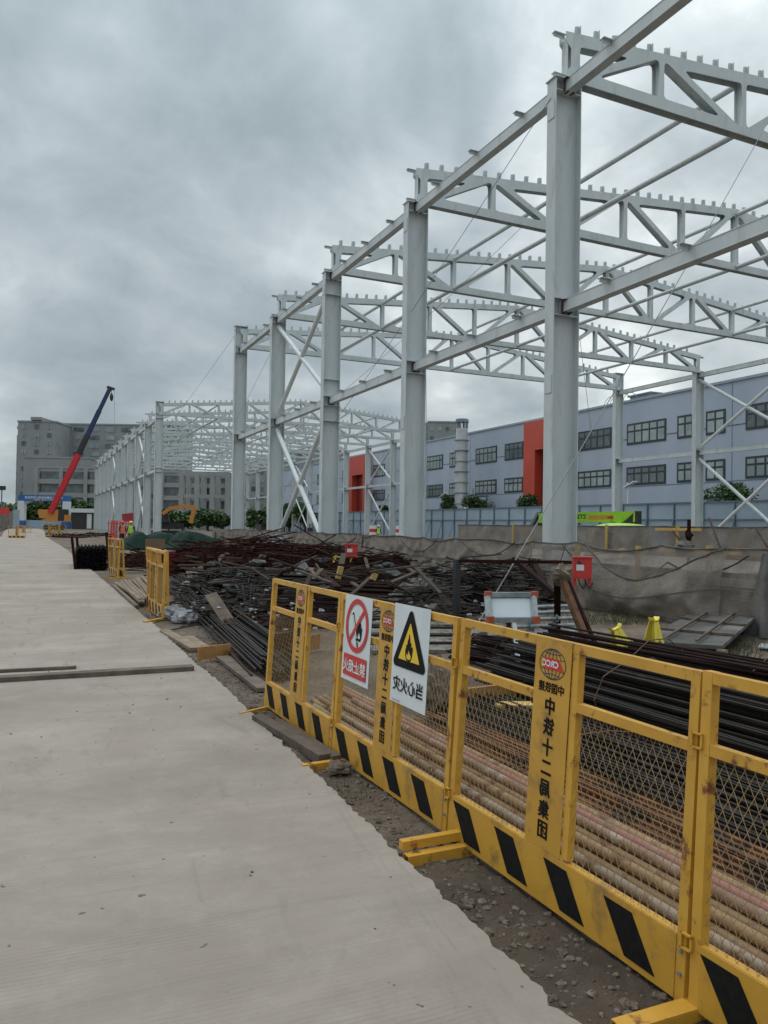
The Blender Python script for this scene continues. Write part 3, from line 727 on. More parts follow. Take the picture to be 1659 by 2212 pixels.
# ------------------------------------------------------------ front netting wall along x = 11.2
wall = thing('netted_wall', 'dusty net-covered concrete and timber barrier in front of the hall columns', 'wall', (11.2, 9, 0))
L2 = wall.location
mb = MB(); rnd = random.Random(5)
for k in range(15):                      # concrete upstand blocks
    y0 = 20.4 + k * 2.1; mb.b2(11.15, 11.35, y0, y0 + 2.09, 0, 1.36 + rnd.uniform(-.03, .04))
    mb.b2(11.05, 11.15, y0 + .9, y0 + 1.02, 0, 1.2)
mb.build('concrete_upstand', CONC, wall, off=L2)
def add_net(root, x, y0, y1, h, base, seed, name, m, out=.12, sag=.08, nx=90, nz=14, post=2.0, off=None, dz=0, bell=0):
    mb = MB(); vs = []
    for j in range(nz + 1):
        v = j / nz
        for i in range(nx + 1):
            y = y0 + (y1 - y0) * i / nx; ph = (y - y0) / post; sg = sag * math.sin(math.pi * (ph % 1)) ** .8
            nn = mathutils.noise.fractal(V((y * .9 + seed, v * 2.0, seed)), 1, 2, 4); n3 = mathutils.noise.noise(V((y * 3 + (1 - v) * 1.5, v * 3, seed * 2)))
            top = h - sg * (.6 + .5 * math.sin(ph * 2.3 + seed))
            z = base + (top - base) * v
            fold = math.sin(y * 9 + 6 * abs(math.sin(math.pi * ph)) * v + 3 * nn) * .025 + .12 * max(0, mathutils.noise.noise(V((y * 1.6 + (v * 3 if int(ph) % 2 else -v * 3), v * .5, seed + 3)))) * math.sin(math.pi * v)
            vs.append((x - out * (1 - v) - .02 - .05 * nn * (1 - v * .7) - .02 * n3 - fold - bell * math.sin(math.pi * v) * sg, y, z))
    mb.add(vs, [(j * (nx + 1) + i, j * (nx + 1) + i + 1, (j + 1) * (nx + 1) + i + 1, (j + 1) * (nx + 1) + i) for j in range(nz) for i in range(nx)])
    for j, rr in ((nz, .016), (nz // 2, .008)):
        pts = [V(vs[j * (nx + 1) + i]) + V((-.02, 0, 0)) for i in range(0, nx + 1, 2)]
        MB().path(pts, rr, 5).build('hem_rope', SACKG, root, off=off)
    return mb.build(name, m, root, off=off, smooth=True)
add_net(wall, 11.12, 6, 15.5, 1.42, .1, 2, 'dust_net', NET, .35, .14, 150, 18, 2.6, L2)
add_net(wall, 11.12, 15.4, 26, 1.40, .25, 8, 'dust_net', NETS, .14, .1, 150, 14, 1.9, L2)
add_net(wall, 11.1, 25.9, 47, 1.42, .75, 4, 'dust_net', NETS, .04, .06, 160, 8, 2.1, L2)
add_net(wall, 10.95, 9.6, 13.3, 1.42, .04, 12, 'dark_drape', NET, .25, .75, 90, 18, 3.7, L2, bell=.3)
for k, y in enumerate([6.4, 8.3, 10.2, 12.0, 13.9, 15.8, 17.8, 19.7]):
    MB().b2(11.2, 11.28, y, y + .09, 0, 1.38 + .03 * (k % 3)).build('timber_post', WOODY, wall, off=L2)
for k, z in enumerate([.3, .58, .88, 1.2]):
    MB().b2(11.29, 11.35, 6, 20, z, z + .09).build('timber_rail', WOOD if k % 2 else WOODG, wall, off=L2)
MB().b2(11.6, 11.9, 6, 20.2, 0, .6).build('concrete_strip', CONC, wall, off=L2)
MB().b2(11.36, 11.4, 6, 20, .05, .5).build('board_lining', WOOD, wall, off=L2)
for a, b, sg in (((11.0, 9.2, 1.3), (11.0, 11.0, 1.1), .25), ((11.0, 11.0, 1.1), (11.0, 14.2, 1.35), .6), ((10.95, 16, 1.35), (10.95, 18.6, 1.3), .35), ((10.95, 20, 1.35), (10.95, 22.5, 1.3), .4)):
    pts = [V(a).lerp(V(b), t / 8) - V((0, 0, sg * 4 * (t / 8) * (1 - t / 8))) for t in range(9)]
    MB().path(pts, .014, 5).build('tie_rope', ROPE, wall, off=L2)
# drape at right edge of the view
dr = MB(); nx, nz = 24, 12; vs = []
for j in range(nz + 1):
    v = j / nz
    for i in range(nx + 1):
        u = i / nx; w = .35 + .65 * (1 - v) ** 1.4; y = 8.95 - u * 1.5 * w; x = 10.6 + .4 * v + (.09 * math.sin(u * 22 + v) + .08 * mathutils.noise.noise(V((u * 5, v * 1.5, 2)))) * (1.15 - v) + .1 * math.sin(u * 5)
        vs.append((x, y, .02 + 1.33 * v))
dr.add(vs, [(j * (nx + 1) + i, j * (nx + 1) + i + 1, (j + 1) * (nx + 1) + i + 1, (j + 1) * (nx + 1) + i) for j in range(nz) for i in range(nx)])
tag(dr.build('net_drape', NETD, smooth=True), 'dark grey net hanging to the ground at the right edge', 'netting')
# second, further netted barrier
wall2 = thing('netted_wall', 'straight-topped netted barrier further back, behind the nearest column', 'wall', (21, 26, 0)); L3 = wall2.location
add_net(wall2, 21, 8, 36, 1.86, .0, 21, 'dust_net', NETS, .1, .03, 200, 12, 2.2, L3)
MB().b2(21.05, 21.15, 8, 36, 1.78, 1.86).build('top_rail', WOODG, wall2, off=L3)
for y in (13.1, 20.3, 24.0, 30.5): MB().b2(20.78, 20.84, y, y + .12, 0, 1.9).build('timber_post', WOODY, wall2, off=L3)
MB().b2(20.76, 20.83, 19.3, 21.4, 1.70, 1.80).build('timber_brace', WOODY, wall2, off=L3)
MB().bar((20.75, 17.6, 1.0), (20.75, 21, 1.02), .07, .09).build('timber_brace', WOODY, wall2, off=L3)
for (y0, z0, y1, z1) in ((18.8, 2.15, 18.2, .9), (20.4, 1.7, 19.6, .9), (17.0, 1.85, 16.3, .9)):
    MB().bar((20.6, y0, z0), (20.6, y1, z1), .03, .06).build('timber_brace', WOODG, wall2, off=L3)
# ---- plank and conduit litter between walls
pl = MB()
for k in range(14):
    y = 17 + k * 1.9; pl.bar((13.5 + rnd.random() * 2, y, .84), (15 + rnd.random() * 2, y + rnd.uniform(-1, 1.5), .84 + rnd.random() * .35), .09, .05)
lt = MB(); lt.b2(13, 20.6, 12, 50, .0, .8); tag(lt.build('floor_slab', CONC), 'raised concrete floor slab between the column rows', 'slab', kind='structure')
tag(pl.build('scrap_timber', WOODY), 'loose yellow timber offcuts lying along the slab edge', 'timber', kind='stuff')
# turnbuckle post with wrapped joint in front of wall
vp = D(1488, 1176, 14.75); t_ = thing('valve_post', 'rusty threaded stub pipe with a cloth-wrapped joint over the net', 'pipe', (vp.x, vp.y, 0))
q = t_.location
MB().tube((vp.x, vp.y, 0), (vp.x, vp.y, 1.92), .035, 10).build('stub_pipe', RUST, t_, off=q)
MB().blob((vp.x, vp.y, 1.62), (.07, .07, .09), 8, 6, .4, seed=2).build('coupler', RUST, t_, off=q)
MB().blob((vp.x - .12, vp.y, 1.38), (.2, .17, .13), 12, 8, .2, seed=3).build('wrapped_joint', SACKG, t_, off=q)

# ------------------------------------------------------------ red electrical boxes
def ebox(c, w, h, d, rz, lab, legs=True):
    o = thing('distribution_box', lab, 'electrical box', c, rz)
    MB().b2(-w / 2, w / 2, -d / 2, d / 2, 0, h).build('cabinet', RED, o); MB().b2(-w / 2 - .02, w / 2 + .02, -d / 2 - .03, d / 2, h + .001, h + .03).build('canopy', RED, o)
    MB().b2(-w / 2 + .04, w / 2 - .04, -d / 2 - .008, -d / 2 - .001, .03, h - .04).build('door', RED, o)
    MB().b2(-w * .36, w * .06, -d / 2 - .014, -d / 2 - .009, h * .4, h * .68).build('notice_sticker', WHT, o)
    m_ = MB(); poly(m_, [(-w * .24, h * .92), (-w * .34, h * .72), (-w * .04, h * .72)], -d / 2 - .012); m_.build('warning_triangle', BLUEP, o)
    if legs:
        for s_ in (-1, 1): MB().b2(s_ * w * .4 - .03, s_ * w * .4 + .03, -.02, .02, -.16, -.001).build('leg', RED, o)
        for s_ in (-.2, .15): MB().path([(s_ * w, -.03, 0), (s_ * w + .02, -.05, -.1), (s_ * w + .09, -.04, -.2), (s_ * w + .16, -.02, -.08)], .014, 6).build('cable', ROPE, o)
    return o
c = D(1257, 1250, 15.6); ebox(c, .36, .42, .2, R(-30), 'red electrical box hung on the netted wall right of the nearest column')
wire(D(1222, 1175, 15.7), D(1196, 1262, 15.2), 'black cable looping down the net left of the red box', .0, .012, ROPE, cat='cable')
c = D(759, 1203, 24); ebox(c, .38, .38, .25, R(-20), 'small red electrical box tilted over the rusty heap', False)
t_ = thing('trestle', 'small yellow trestle under the far red electrical box', 'trestle', (c.x, c.y, 0))
for sx in (-.5, .05):
    MB().bar(c + V((sx, 0, .05)), V((c.x + sx - .1, c.y, .55)), .035, .035).build('leg', YJ, t_, off=t_.location)
MB().bar(c + V((-.6, 0, .0)), c + V((.2, 0, .0)), .035, .035).build('rail', YJ, t_, off=t_.location)

# ------------------------------------------------------------ pipe pile behind the fence
rnd = random.Random(11); rows = [8, 8, 7, 6, 5, 3]; pitch = .052
GP = 'scaffold pipes stacked behind the fence'
PL_ = ['ochre painted scaffold pipe in the stack behind the yellow mesh', 'rusty tan scaffold pipe in the stack behind the yellow mesh', 'cream plaster-stained scaffold pipe in the stack behind the mesh', 'dull grey galvanised scaffold pipe in the stack behind the mesh', 'pink painted scaffold pipe in the stack behind the yellow mesh']
for j, nr in enumerate(rows):
    for i in range(nr):
        x = 2.69 - (i + (.5 if j % 2 else 0)) * pitch; z = .03 + j * .045
        k = rnd.choice([0, 0, 1, 1, 2, 0, 1, 3, 2]); 
        if (i, j) in ((1, 5), (5, 2)): k = 4
        y0 = rnd.uniform(.2, .5); y1 = rnd.uniform(5.9, 6.5) + (.3 if j < 2 else 0); sk = rnd.uniform(-.012, .012)
        mbp = MB().hollow((x + .0 + sk, y0, z), (x - .09 - sk, y1, z + rnd.uniform(-.002, .004)), .024, 14)
        tag(mbp.build('scaffold_pipe', PIPES[k], smooth=True), PL_[k], 'pipe', GP)
# ------------------------------------------------------------ bundles and heaps of bars
def bundle(name, lab, p, q, w, h, nb, r, m, seed, cat='rebar bundle', tie=True, jit=.02, group=None, fan=0, lens=.25):
    rnd = random.Random(seed); p, q = V(p), V(q); d = (q - p).normalized(); s_ = V((-d.y, d.x, 0)); L = (q - p).length
    o = thing(name, lab, cat, ((p + q) / 2).to_tuple()[:2] + (0,), 0, group); off = o.location; b = MB()
    for i in range(nb):
        u = rnd.uniform(-1, 1); v = rnd.random() * (1 - .55 * abs(u)); a = rnd.uniform(0, lens); e = rnd.uniform(0, lens)
        b0 = p + d * a + s_ * (u * w / 2) + V((0, 0, r + v * h)); b1 = q - d * e + s_ * (u * w / 2 * (1 + fan) + rnd.gauss(0, jit)) + V((0, 0, r + max(0, v * h + rnd.gauss(0, jit * .5))))
        mid = (b0 + b1) / 2 + s_ * rnd.gauss(0, jit) + V((0, 0, abs(rnd.gauss(0, jit * .3))))
        b.tube(b0, mid, r, 5); b.tube(mid, b1, r, 5)
    b.build('bars', m, o, off=off)
    if tie:
        for t in (.25, .7):
            c = p.lerp(q, t); tb = MB(); n = 10
            pts = [c + s_ * (math.cos(2 * math.pi * k / n) * w * .54) + V((0, 0, max(.01, h * .5 + math.sin(2 * math.pi * k / n) * (h * .56 + r)))) for k in range(n + 1)]
            tb.path(pts, .006, 4); tb.build('tie_wire', RUSTO, o, off=off)
    return o
def heap(lab, c, rx, ry, h, nb, r, m, seed, az=0, spread=.5, Lr=(1, 3), cat='scrap steel', curl=0):
    rnd = random.Random(seed); b = MB(); c = V(c)
    for i in range(nb):
        u, v = rnd.gauss(0, .4), rnd.gauss(0, .4); z = max(.02, h * math.exp(-(u * u + v * v) * 1.6) * rnd.uniform(.25, 1.0))
        a = R(az) + rnd.gauss(0, spread); L = rnd.uniform(*Lr); t = rnd.gauss(0, .22) if rnd.random() < .35 else rnd.gauss(0, .08)
        d = V((math.cos(a) * math.cos(t), math.sin(a) * math.cos(t), math.sin(t))); p = c + V((u * rx, v * ry, z))
        p0, p1 = p - d * L / 2, p + d * L / 2
        if curl:
            mid = p + V((0, 0, rnd.uniform(-.1, .25) * curl)); p0.z = max(p0.z - .1 * curl * rnd.random(), .02); p1.z = max(p1.z - .15 * rnd.random(), .02)
            b.tube(p0, mid, r, 4); b.tube(mid, p1, r, 4)
        else: p0.z = max(p0.z, .015); p1.z = max(p1.z, .015); b.tube(p0, p1, r, 4)
    b.blob(c + V((0, 0, h * .2)), (rx * .75, ry * .75, h * .45), 16, 8, .25, .5, seed=seed)
    return tag(b.build('scrap_steel_heap', m), lab, cat, kind='stuff')
az = 90
# thin rusty rebar layer right behind the pipe stack
bundle('rebar_bundle', 'low spread of thin rust-streaked rebar right behind the pipe stack', (3.15, .3, 0), (3.0, 6.0, 0), .85, .10, 110, .009, RUSTO, 1, jit=.03)
bundle('rebar_bundle', 'thin grey-black rebar lying beyond the rusty layer', (3.95, .4, 0), (3.85, 6.4, 0), .9, .16, 110, .010, REBARB, 2, jit=.03)
bundle('rebar_bundle', 'long black oily rebar bundle stacked high behind the right panels', (5.0, .8, 0), (4.75, 7.0, 0), .95, .55, 260, .012, REBARB, 3, jit=.03)
bundle('rebar_bundle', 'dark brown rebar bundle on top of the black stack', (5.9, 1.5, .0), (5.35, 7.4, 0), .8, .62, 200, .013, REBAR, 4, jit=.03)
bundle('rebar_bundle', 'brown rebar bundle at the rear edge of the stacked steel, right', (7.2, 1.0, 0), (6.2, 6.9, 0), .9, .48, 170, .012, REBAR, 5, jit=.04)
bundle('rebar_bundle', 'short brown rebar bundle between the board leg and the ring-lock poles', P(1150, 1450, 0), P(1012, 1418, 0), .7, .34, 90, .013, REBAR, 6, jit=.03)
bundle('rebar_bundle', 'long bundle of black bars slanting from the spare panels to the fence', P(598, 1476, 0), P(372, 1264, 0) , .5, .20, 60, .013, REBARB, 7, jit=.06, fan=-.3, lens=.8)
bundle('rebar_bundle', 'second bundle of black bars under the leaning plank', P(640, 1452, 0), P(386, 1258, .15), .35, .28, 40, .013, REBARB, 8, jit=.05, lens=1)
bundle('steel_bundle', 'flat stack of dark steel bars lying crosswise, left of the fence top', P(478, 1282, 0), P(800, 1292, 0), .9, .5, 80, .03, REBARB, 9, cat='steel bars', jit=.03)
bundle('steel_bundle', 'dark steel angle bars lying crosswise above the far panel', P(495, 1312, 0), P(760, 1326, 0), .7, .34, 60, .025, REBAR, 10, cat='steel bars', jit=.03)
bundle('steel_bundle', 'stack of brown steel bars behind the fire signs', P(720, 1300, 0), P(960, 1318, 0), .6, .45, 60, .025, REBAR, 12, cat='steel bars', jit=.04)
heap('tangled dark rusty steel heap left of the broken frame', P(440, 1246), 1.3, 1.1, 1.3, 130, .02, RUST, 21, 10, .8, (.5, 2))
heap('broad dark rust-red heap of bent bars in the middle of the yard', P(560, 1250), 2.3, 1.5, 1.3, 300, .018, RUST, 22, 5, .5, (.8, 3), curl=.5)
heap('rust-red heap of bent bars below the far red box', P(700, 1244), 2.2, 1.2, 1.1, 220, .018, RUST, 23, 0, .35, (.8, 3), curl=.5)
heap('rust-brown heap of long thin rods sweeping right toward the wall', P(850, 1252), 2.4, 1.2, .85, 260, .014, RUST, 24, -12, .22, (1, 3.5), curl=.6)
heap('low brown heap of rods in front of the netted wall', P(930, 1268), 1.6, 1.0, .55, 120, .014, REBAR, 25, -20, .4, (.8, 2.5))
heap('black tangle of stirrups and bars left of the black post', P(930, 1330), 1.0, .9, .62, 130, .014, REBARB, 26, 40, .9, (.4, 1.6))
heap('black heap of steel hoops and channels between the black post and the board', P(1050, 1318), 1.1, .8, 1.15, 220, .015, REBARB, 27, 30, 1.0, (.5, 1.8))
heap('black steel heap right of the board frame under slanting channels', P(1130, 1296), 1.1, .8, 1.0, 150, .018, REBARB, 28, 60, .9, (.5, 1.8))
heap('dark scrap mound in the gap beside the far panel', P(520, 1345), .9, .8, .6, 120, .012, REBARB, 29, 60, .9, (.3, 1.3))
heap('low dark litter of cut bars near the rebar bundle', P(640, 1350), 1.4, .8, .38, 110, .012, REBAR, 30, 0, .6, (.4, 1.8))
heap('black-brown tangle in front of the beige sacks', P(500, 1300), 1.3, 1.0, .75, 170, .014, REBARB, 34, 20, .9, (.5, 2))
heap('dark rods strewn between the steel table frame and the wall', P(600, 1226), 2.6, 1.6, 1.0, 200, .016, RUST, 35, -5, .6, (.8, 3), curl=.5)
heap('dark rusty bars behind the spare panels and plywood sheet', P(400, 1232), 1.5, 1.4, .95, 150, .016, RUST, 36, 30, .8, (.6, 2.4))
heap('low dark tangle behind the green tarps', P(540, 1180), 5, 3, 1.0, 160, .03, RUST, 37, 10, .6, (1, 4))
heap('black bars heaped below the far red box, nearer the fence', P(800, 1290), 1.5, .9, .7, 160, .014, REBAR, 38, 10, .5, (.6, 2.4))
heap('dark rusty scrap by the far pair of spare panels', P(300, 1222), 1.2, 1.0, .6, 80, .02, RUST, 31, 20, .8, (.5, 2))
heap('distant low heap of rusty scrap beside the road', P(150, 1160), 2.5, 5, .3, 50, .04, RUST, 32, 20, 1.2, (.5, 2))
heap('distant scrap strip left of the far hall columns', P(200, 1156), 2.5, 5, .3, 50, .04, REBAR, 33, 20, 1.2, (.5, 2))
oc = MB(); rnd = random.Random(15)
for i in range(90):
    p = P(rnd.uniform(400, 960), rnd.uniform(1225, 1350)); z = rnd.uniform(.25, 1.0) * (1 if p.y > 12 else .5); a = rnd.uniform(0, 3.14); L = rnd.uniform(.3, 1.3); t = rnd.gauss(0, .25)
    d = V((math.cos(a) * math.cos(t), math.sin(a) * math.cos(t), math.sin(t))) * L / 2; c = V((p.x, p.y, z)); oc.bar(c - d, c + d, rnd.choice([.05, .08, .12]), .03)
tag(oc.build('timber_offcuts', mat('dark_timber', (.035, .025, .018), (.085, .062, .045), 2, .9)), 'weathered timber offcuts scattered through the rusty steel heaps', 'timber', kind='stuff')  # noise between dark browns, darker than the grey timbers
oc = MB()
for i in range(45):
    p = P(rnd.uniform(410, 960), rnd.uniform(1225, 1330)); z = rnd.uniform(.25, .95); s_ = rnd.uniform(.06, .2)
    oc.blob((p.x, p.y, z), (s_, s_ * .8, s_ * .4), 10, 6, .5, seed=i)
tag(oc.build('cloth_scraps', mat('dark_grey_cloth', (.03, .035, .034), (.1, .105, .1), 1.5, .9)), 'grey cloth scraps and dust sheets caught in the steel heaps', 'cloth', kind='stuff')  # noise between dark greys, darker than the cloth bundles
# black comb-like bundle between stakes
p, q = P(163, 1231), P(232, 1231); d_ = q - p
rk = thing('bar_rack', 'black stack of bars held between leaning stakes by the road', 'rebar rack', (p + q) / 2); off = rk.location
b = MB(); rnd = random.Random(4)
for i in range(24):
    for j in range(10 + i * 7 % 3):
        c = p.lerp(q, .03 + .94 * i / 23) + V((rnd.uniform(-.02, .02), rnd.uniform(-.1, .1), .035 + j * .068)); b.tube(c, c + V((.12, 3.2, 0)), .036, 5)
b.build('bars', mat('black_coil_steel', (.004, .004, .004), (.010, .009, .008), 5, .9, spec=.1), rk, off=off)
for k, (x0, y0, x1, y1) in enumerate(((155, 1159, 163, 1232), (166, 1160, 170, 1215), (230, 1150, 236, 1226), (238, 1158, 242, 1215))):
    z_ = 27 + (k % 2) * 2.0; MB().bar(D(x0, y0, z_), D(x1, y1, z_), .09, .09).build('stake', RUST, rk, off=off)

# ------------------------------------------------------------ timber
def plank(lab, a, b, w, t, m, ha=.03, hb=.03, name='plank', cat='plank', group=None):
    p, q = P(*a, ha), P(*b, hb); return tag(MB().bar(p, q, w, t).build(name, m), lab, cat, group)
plank('long grey-brown timber laid right across the concrete road', (-60, 1470), (417, 1442), .15, .05, WOODG, .056, .056, 'timber_beam', 'timber beam')
plank('thin strip of timber lying behind the long one across the road', (-60, 1452), (165, 1441), .05, .03, WOODG, .05, .05, 'timber_strip', 'timber strip')
plank('thick grey timber lying against the foot of the far fence panel', (556, 1552), (702, 1640), .10, .07, WOODG, .035, .035, 'timber_beam', 'timber beam')
plank('second grey timber tucked under the fence behind the thick one', (600, 1560), (728, 1640), .07, .05, WOODG, .04, .04, 'timber_beam', 'timber beam')
plank('weathered plank lying along the road edge below the spare panels', (356, 1364), (424, 1403), .16, .05, WOOD)
plank('short broken plank right of the weathered one', (405, 1376), (440, 1400), .16, .04, WOOD)
plank('pale long plank leading to the far fence panel', (480, 1420), (572, 1490), .16, .04, WOODG)
plank('orange-brown plywood strip on edge beside the road', (428, 1412), (498, 1404), .03, .16, WOODO, .09, .09, 'plywood_strip', 'plywood')
plank('yellow-brown plywood strip behind the far fence panel', (590, 1402), (690, 1385), .03, .2, WOODO, .12, .12, 'plywood_strip', 'plywood')
plank('orange plywood strip lying behind the large fence panel', (1006, 1508), (1150, 1490), .05, .18, WOODO, .12, .12, 'plywood_strip', 'plywood')
plank('yellow timber block behind the large fence panel', (1072, 1530), (1150, 1530), .16, .09, WOODY, .1, .1, 'timber_block', 'timber')
p, q = P(508, 1366, .02), D(455, 1284, 12.6); tag(MB().bar(p, q, .2, .04, up=(0, -1, .3)).build('plank', WOODG), 'wide brown plank leaning over the black bars', 'plank')
p, q = D(684, 1230, 15), D(730, 1270, 12.5); tag(MB().bar(p, q, .12, .05).build('plank', RUST), 'dark red plank leaning above the far fence panel', 'plank')
p, q = D(672, 1228, 15.5), D(690, 1250, 15); tag(MB().bar(p, q, .16, .04, up=(0, -1, .2)).build('plank', WOODG), 'grey board stub leaning beside the dark red plank', 'plank')
p, q = D(737, 1224, 15), D(730, 1250, 15); tag(MB().bar(p, q, .1, .06, up=(0, -1, .2)).build('stake', WOODY), 'yellow stake standing in the scrap, left of two', 'stake')
p, q = D(811, 1238, 14), D(805, 1252, 14); tag(MB().bar(p, q, .1, .06, up=(0, -1, .2)).build('stake', WOODY), 'yellow stake standing in the scrap, right of two', 'stake')
rnd = random.Random(8)
for k in range(14):
    a = P(248 + k * 4.3 + rnd.uniform(-4, 4), 1262 - k * 1.2 + rnd.uniform(-4, 3), .05 + .01 * (k % 3)); bq = P(300 + k * 2.5 + rnd.uniform(-6, 6), 1306 - k * 2.2 + rnd.uniform(-8, 8), .06 + .02 * (k % 4))
    tag(MB().bar(a, bq, .07, .045).build('lath', WOOD), 'brown timber lath in the fan of laths beside the spare panels', 'lath', 'laths beside the spare panels')
for k in range(4):
    a = P(800, 1346 + k * 19, .03 + k * 0); bq = P(1062 + 10 * k, 1350 + k * 17, .03)
    tag(MB().bar(a, bq, .45, .05).build('slab_board', mat('pale_board_%d' % k, (.13, .12, .105), (.24, .225, .2), 3, .9, 0, .3, 25, c3=(.09, .075, .06), t3=(.5, .6))), 'pale board in the row laid flat behind the fire signs', 'board', 'pale boards laid flat')
    m2 = MB().bar(a + V((0, .3, .02)), bq + V((0, .3, .02)), .06, .07); tag(m2.build('steel_channel', REBARB), 'black channel lying between the pale boards', 'steel channel', 'black channels between the boards')
plank('brown plywood box side behind the far fence panel', (588, 1400), (640, 1392), .02, .34, RUST, .17, .17, 'plywood_sheet', 'plywood')
# frames of rust-red steel
fr = thing('scrap_table_frame', 'rust-red steel table frame in the scrap heap', 'steel frame', P(480, 1275)); off = fr.location
zz = 17.5
for a, b in (((455, 1185), (527, 1190)), ((462, 1187), (478, 1262)), ((524, 1190), (540, 1235)), ((440, 1192), (448, 1262))): MB().bar(D(*a, zz), D(*b, zz), .09, .09, up=(0, -1, 0)).build('member', RUST, fr, off=off)
# sacks and cloth
def sack(lab, px, py, r, m, seed, h=0, name='sack'):
    p = P(px, py); mb = MB(); rnd = random.Random(seed)
    mb.blob((0, 0, 0), r, 34, 22, .08, 0, seed=seed); vs = []
    for v in mb.v:
        v = V(v); q = v * (2.2 / r[0]); k = 1 + .22 * mathutils.noise.fractal(q + V((seed, 0, 0)), .9, 2, 4) + .10 * math.sin(q.x * 5 + 4 * mathutils.noise.noise(q * .7))
        w = V((v.x * k, v.y * k, v.z * k)); w.z = max(w.z, -r[2] * .58); vs.append((p.x + w.x, p.y + w.y, h + r[2] * .6 + w.z))
    mb.v = vs
    return tag(mb.build(name, m), lab, 'sack')
sack('bluish white sack beside the foot of the spare panels', 374, 1338, (.24, .22, .15), SACKW, 1)
sack('grey-white small sack right of the cross foot', 402, 1345, (.26, .2, .13), SACKW, 2)
sack('white sack behind the leaning plank, left one', 440, 1322, (.26, .22, .15), SACKW, 3)
sack('white sack behind the leaning plank, right one', 478, 1318, (.27, .22, .16), SACKW, 4)
sack('striped beige sack on top of the sack pile', 430, 1272, (.34, .3, .34), SACKB, 5)
sack('beige bulging sack below the striped one', 420, 1292, (.36, .3, .26), SACKB, 6)
sack('grey cloth bundle under the steel heap behind the fire-hazard sign', 905, 1318, (.62, .5, .34), SACKG, 7)
sack('grey cloth on the scrap left of the black post', 905, 1290, (.36, .36, .3), SACKG, 8)
sack('white crumpled plastic bag beside the far fence panel corner', 654, 1262, (.2, .2, .4), SACKW, 9)
sack('pale plastic rag on the rust heap', 595, 1222, (.35, .3, .45), SACKW, 10, .55)
sack('beige burlap lump hanging on the fence behind the hazard sign', 950, 1535, (.15, .12, .28), SACKB, 11)
sack('small white bag on the rust heap near the pale rag', 632, 1238, (.14, .14, .12), SACKW, 12, .8)
# litter: white specks of paper
lt = MB(); rnd = random.Random(9)
for i in range(160):
    p = P(rnd.uniform(420, 1120), rnd.uniform(1265, 1400)); z = rnd.uniform(0, .5); s_ = rnd.uniform(.02, .05)
    lt.blob((p.x, p.y, z), (s_, s_, s_ * .5), 6, 4, .5, seed=i)
tag(lt.build('litter', SACKW), 'pale scraps of plastic and paper scattered over the steel heaps', 'litter', kind='stuff')
# green tarps
def tarp(lab, px, py, r, seed):
    p = P(px, py); mb = MB(); nx = 22; vs = []
    for j in range(nx + 1):
        for i in range(nx + 1):
            u, v = i / nx * 2 - 1, j / nx * 2 - 1; rr = math.hypot(u, v)
            z = (r[2] * min(.72, max(0, 1 - rr ** 2.2 * .95)) * 1.3 * (1 + .25 * math.sin(4 * u + seed)) + .22 * abs(mathutils.noise.noise(V((u * 2.5 + seed, v * 2.5, seed)))) - .12 * abs(mathutils.noise.noise(V((u * 6, v * 3, seed + 4))))) * (.82 + .1 * math.sin(seed * 3))
            vs.append((p.x + u * r[0], p.y + v * r[1], max(.0, z)))
    mb.add(vs, [(j * (nx + 1) + i, j * (nx + 1) + i + 1, (j + 1) * (nx + 1) + i + 1, (j + 1) * (nx + 1) + i) for j in range(nx) for i in range(nx)])
    return tag(mb.build('tarpaulin', TARP), lab, 'tarpaulin')
tarp('dark green tarp mound behind the far pair of spare panels', 292, 1186, (1.3, 1.6, 1.1), 1)
tarp('dark green tarp mound in the middle of three', 355, 1186, (2.2, 2.0, 1.15), 2)
tarp('dark green tarp mound nearest the wall, right of three', 432, 1188, (2.5, 2.0, 1.2), 3)
p, q = P(313, 1228), P(345, 1226); tag(MB().b2(p.x, q.x + .1, p.y, p.y + .04, 0, 1.1).build('plywood_sheet', mat('brown_ply', (.16, .1, .06), (.22, .14, .08), 3, .8)), 'brown plywood sheet standing behind the spare panels', 'plywood')
p = P(364, 1245); RD = mat('dark_crimson_paint', (.2, .01, .02), (.26, .015, .025), 5, .5); tag(MB().b2(p.x - .1, p.x + .2, p.y, p.y + .3, 0, .8, RD).b2(p.x - .1, p.x + .2, p.y - .01, p.y + .31, .8, .85, WHT).build('red_barrel_box', None), 'red box with a white top rim behind the spare panels', 'box')

# ------------------------------------------------------------ light board on a stand, black post, ring-lock poles, jack stands
zb = 9.6; bs = thing('notice_board', 'blank pale board with rusted corners on a thin metal leg', 'notice board', P(1118, 1518)); off = bs.location
c0, c1, c2, c3 = D(1050, 1284, zb), D(1149, 1284, zb), D(1152, 1338, zb - .3), D(1054, 1338, zb - .3)
MB().prism([c0, c1, c2, c3], (0, .05, 0)).build('board_face', mat('board_grey', (.33, .385, .41), (.38, .43, .45), 3, .5), bs, off=off)
for a, b in ((c0, c1), (c1, c2), (c2, c3), (c3, c0)): MB().bar(a - V((0, .03, 0)), b - V((0, .03, 0)), .06, .06, up=(0, -1, 0)).build('frame_edge', GALV, bs, off=off)
for c_ in (c0, c1, c2, c3): MB().box(c_ - V((0, .05, 0)), (.085, .06, .085)).build('corner', mat('rust_corner', (.3, .07, .03), (.4, .1, .04), 9, .7) if 'rust_corner' not in MATS else MATS['rust_corner'], bs, off=off)
MB().bar(D(1110, 1340, zb - .25), P(1128, 1520, 0), .05, .05).build('leg', GALV, bs, off=off)
MB().bar(D(1098, 1284, zb + .1), D(1100, 1400, zb + .4), .06, .06).build('leg', mat('rust_post', (.2, .06, .03), (.12, .04, .02), 8, .8), bs, off=off)
q = P(985, 1372); bp_ = thing('steel_post', 'black upright steel post behind the gap between the fence panels', 'post', q)
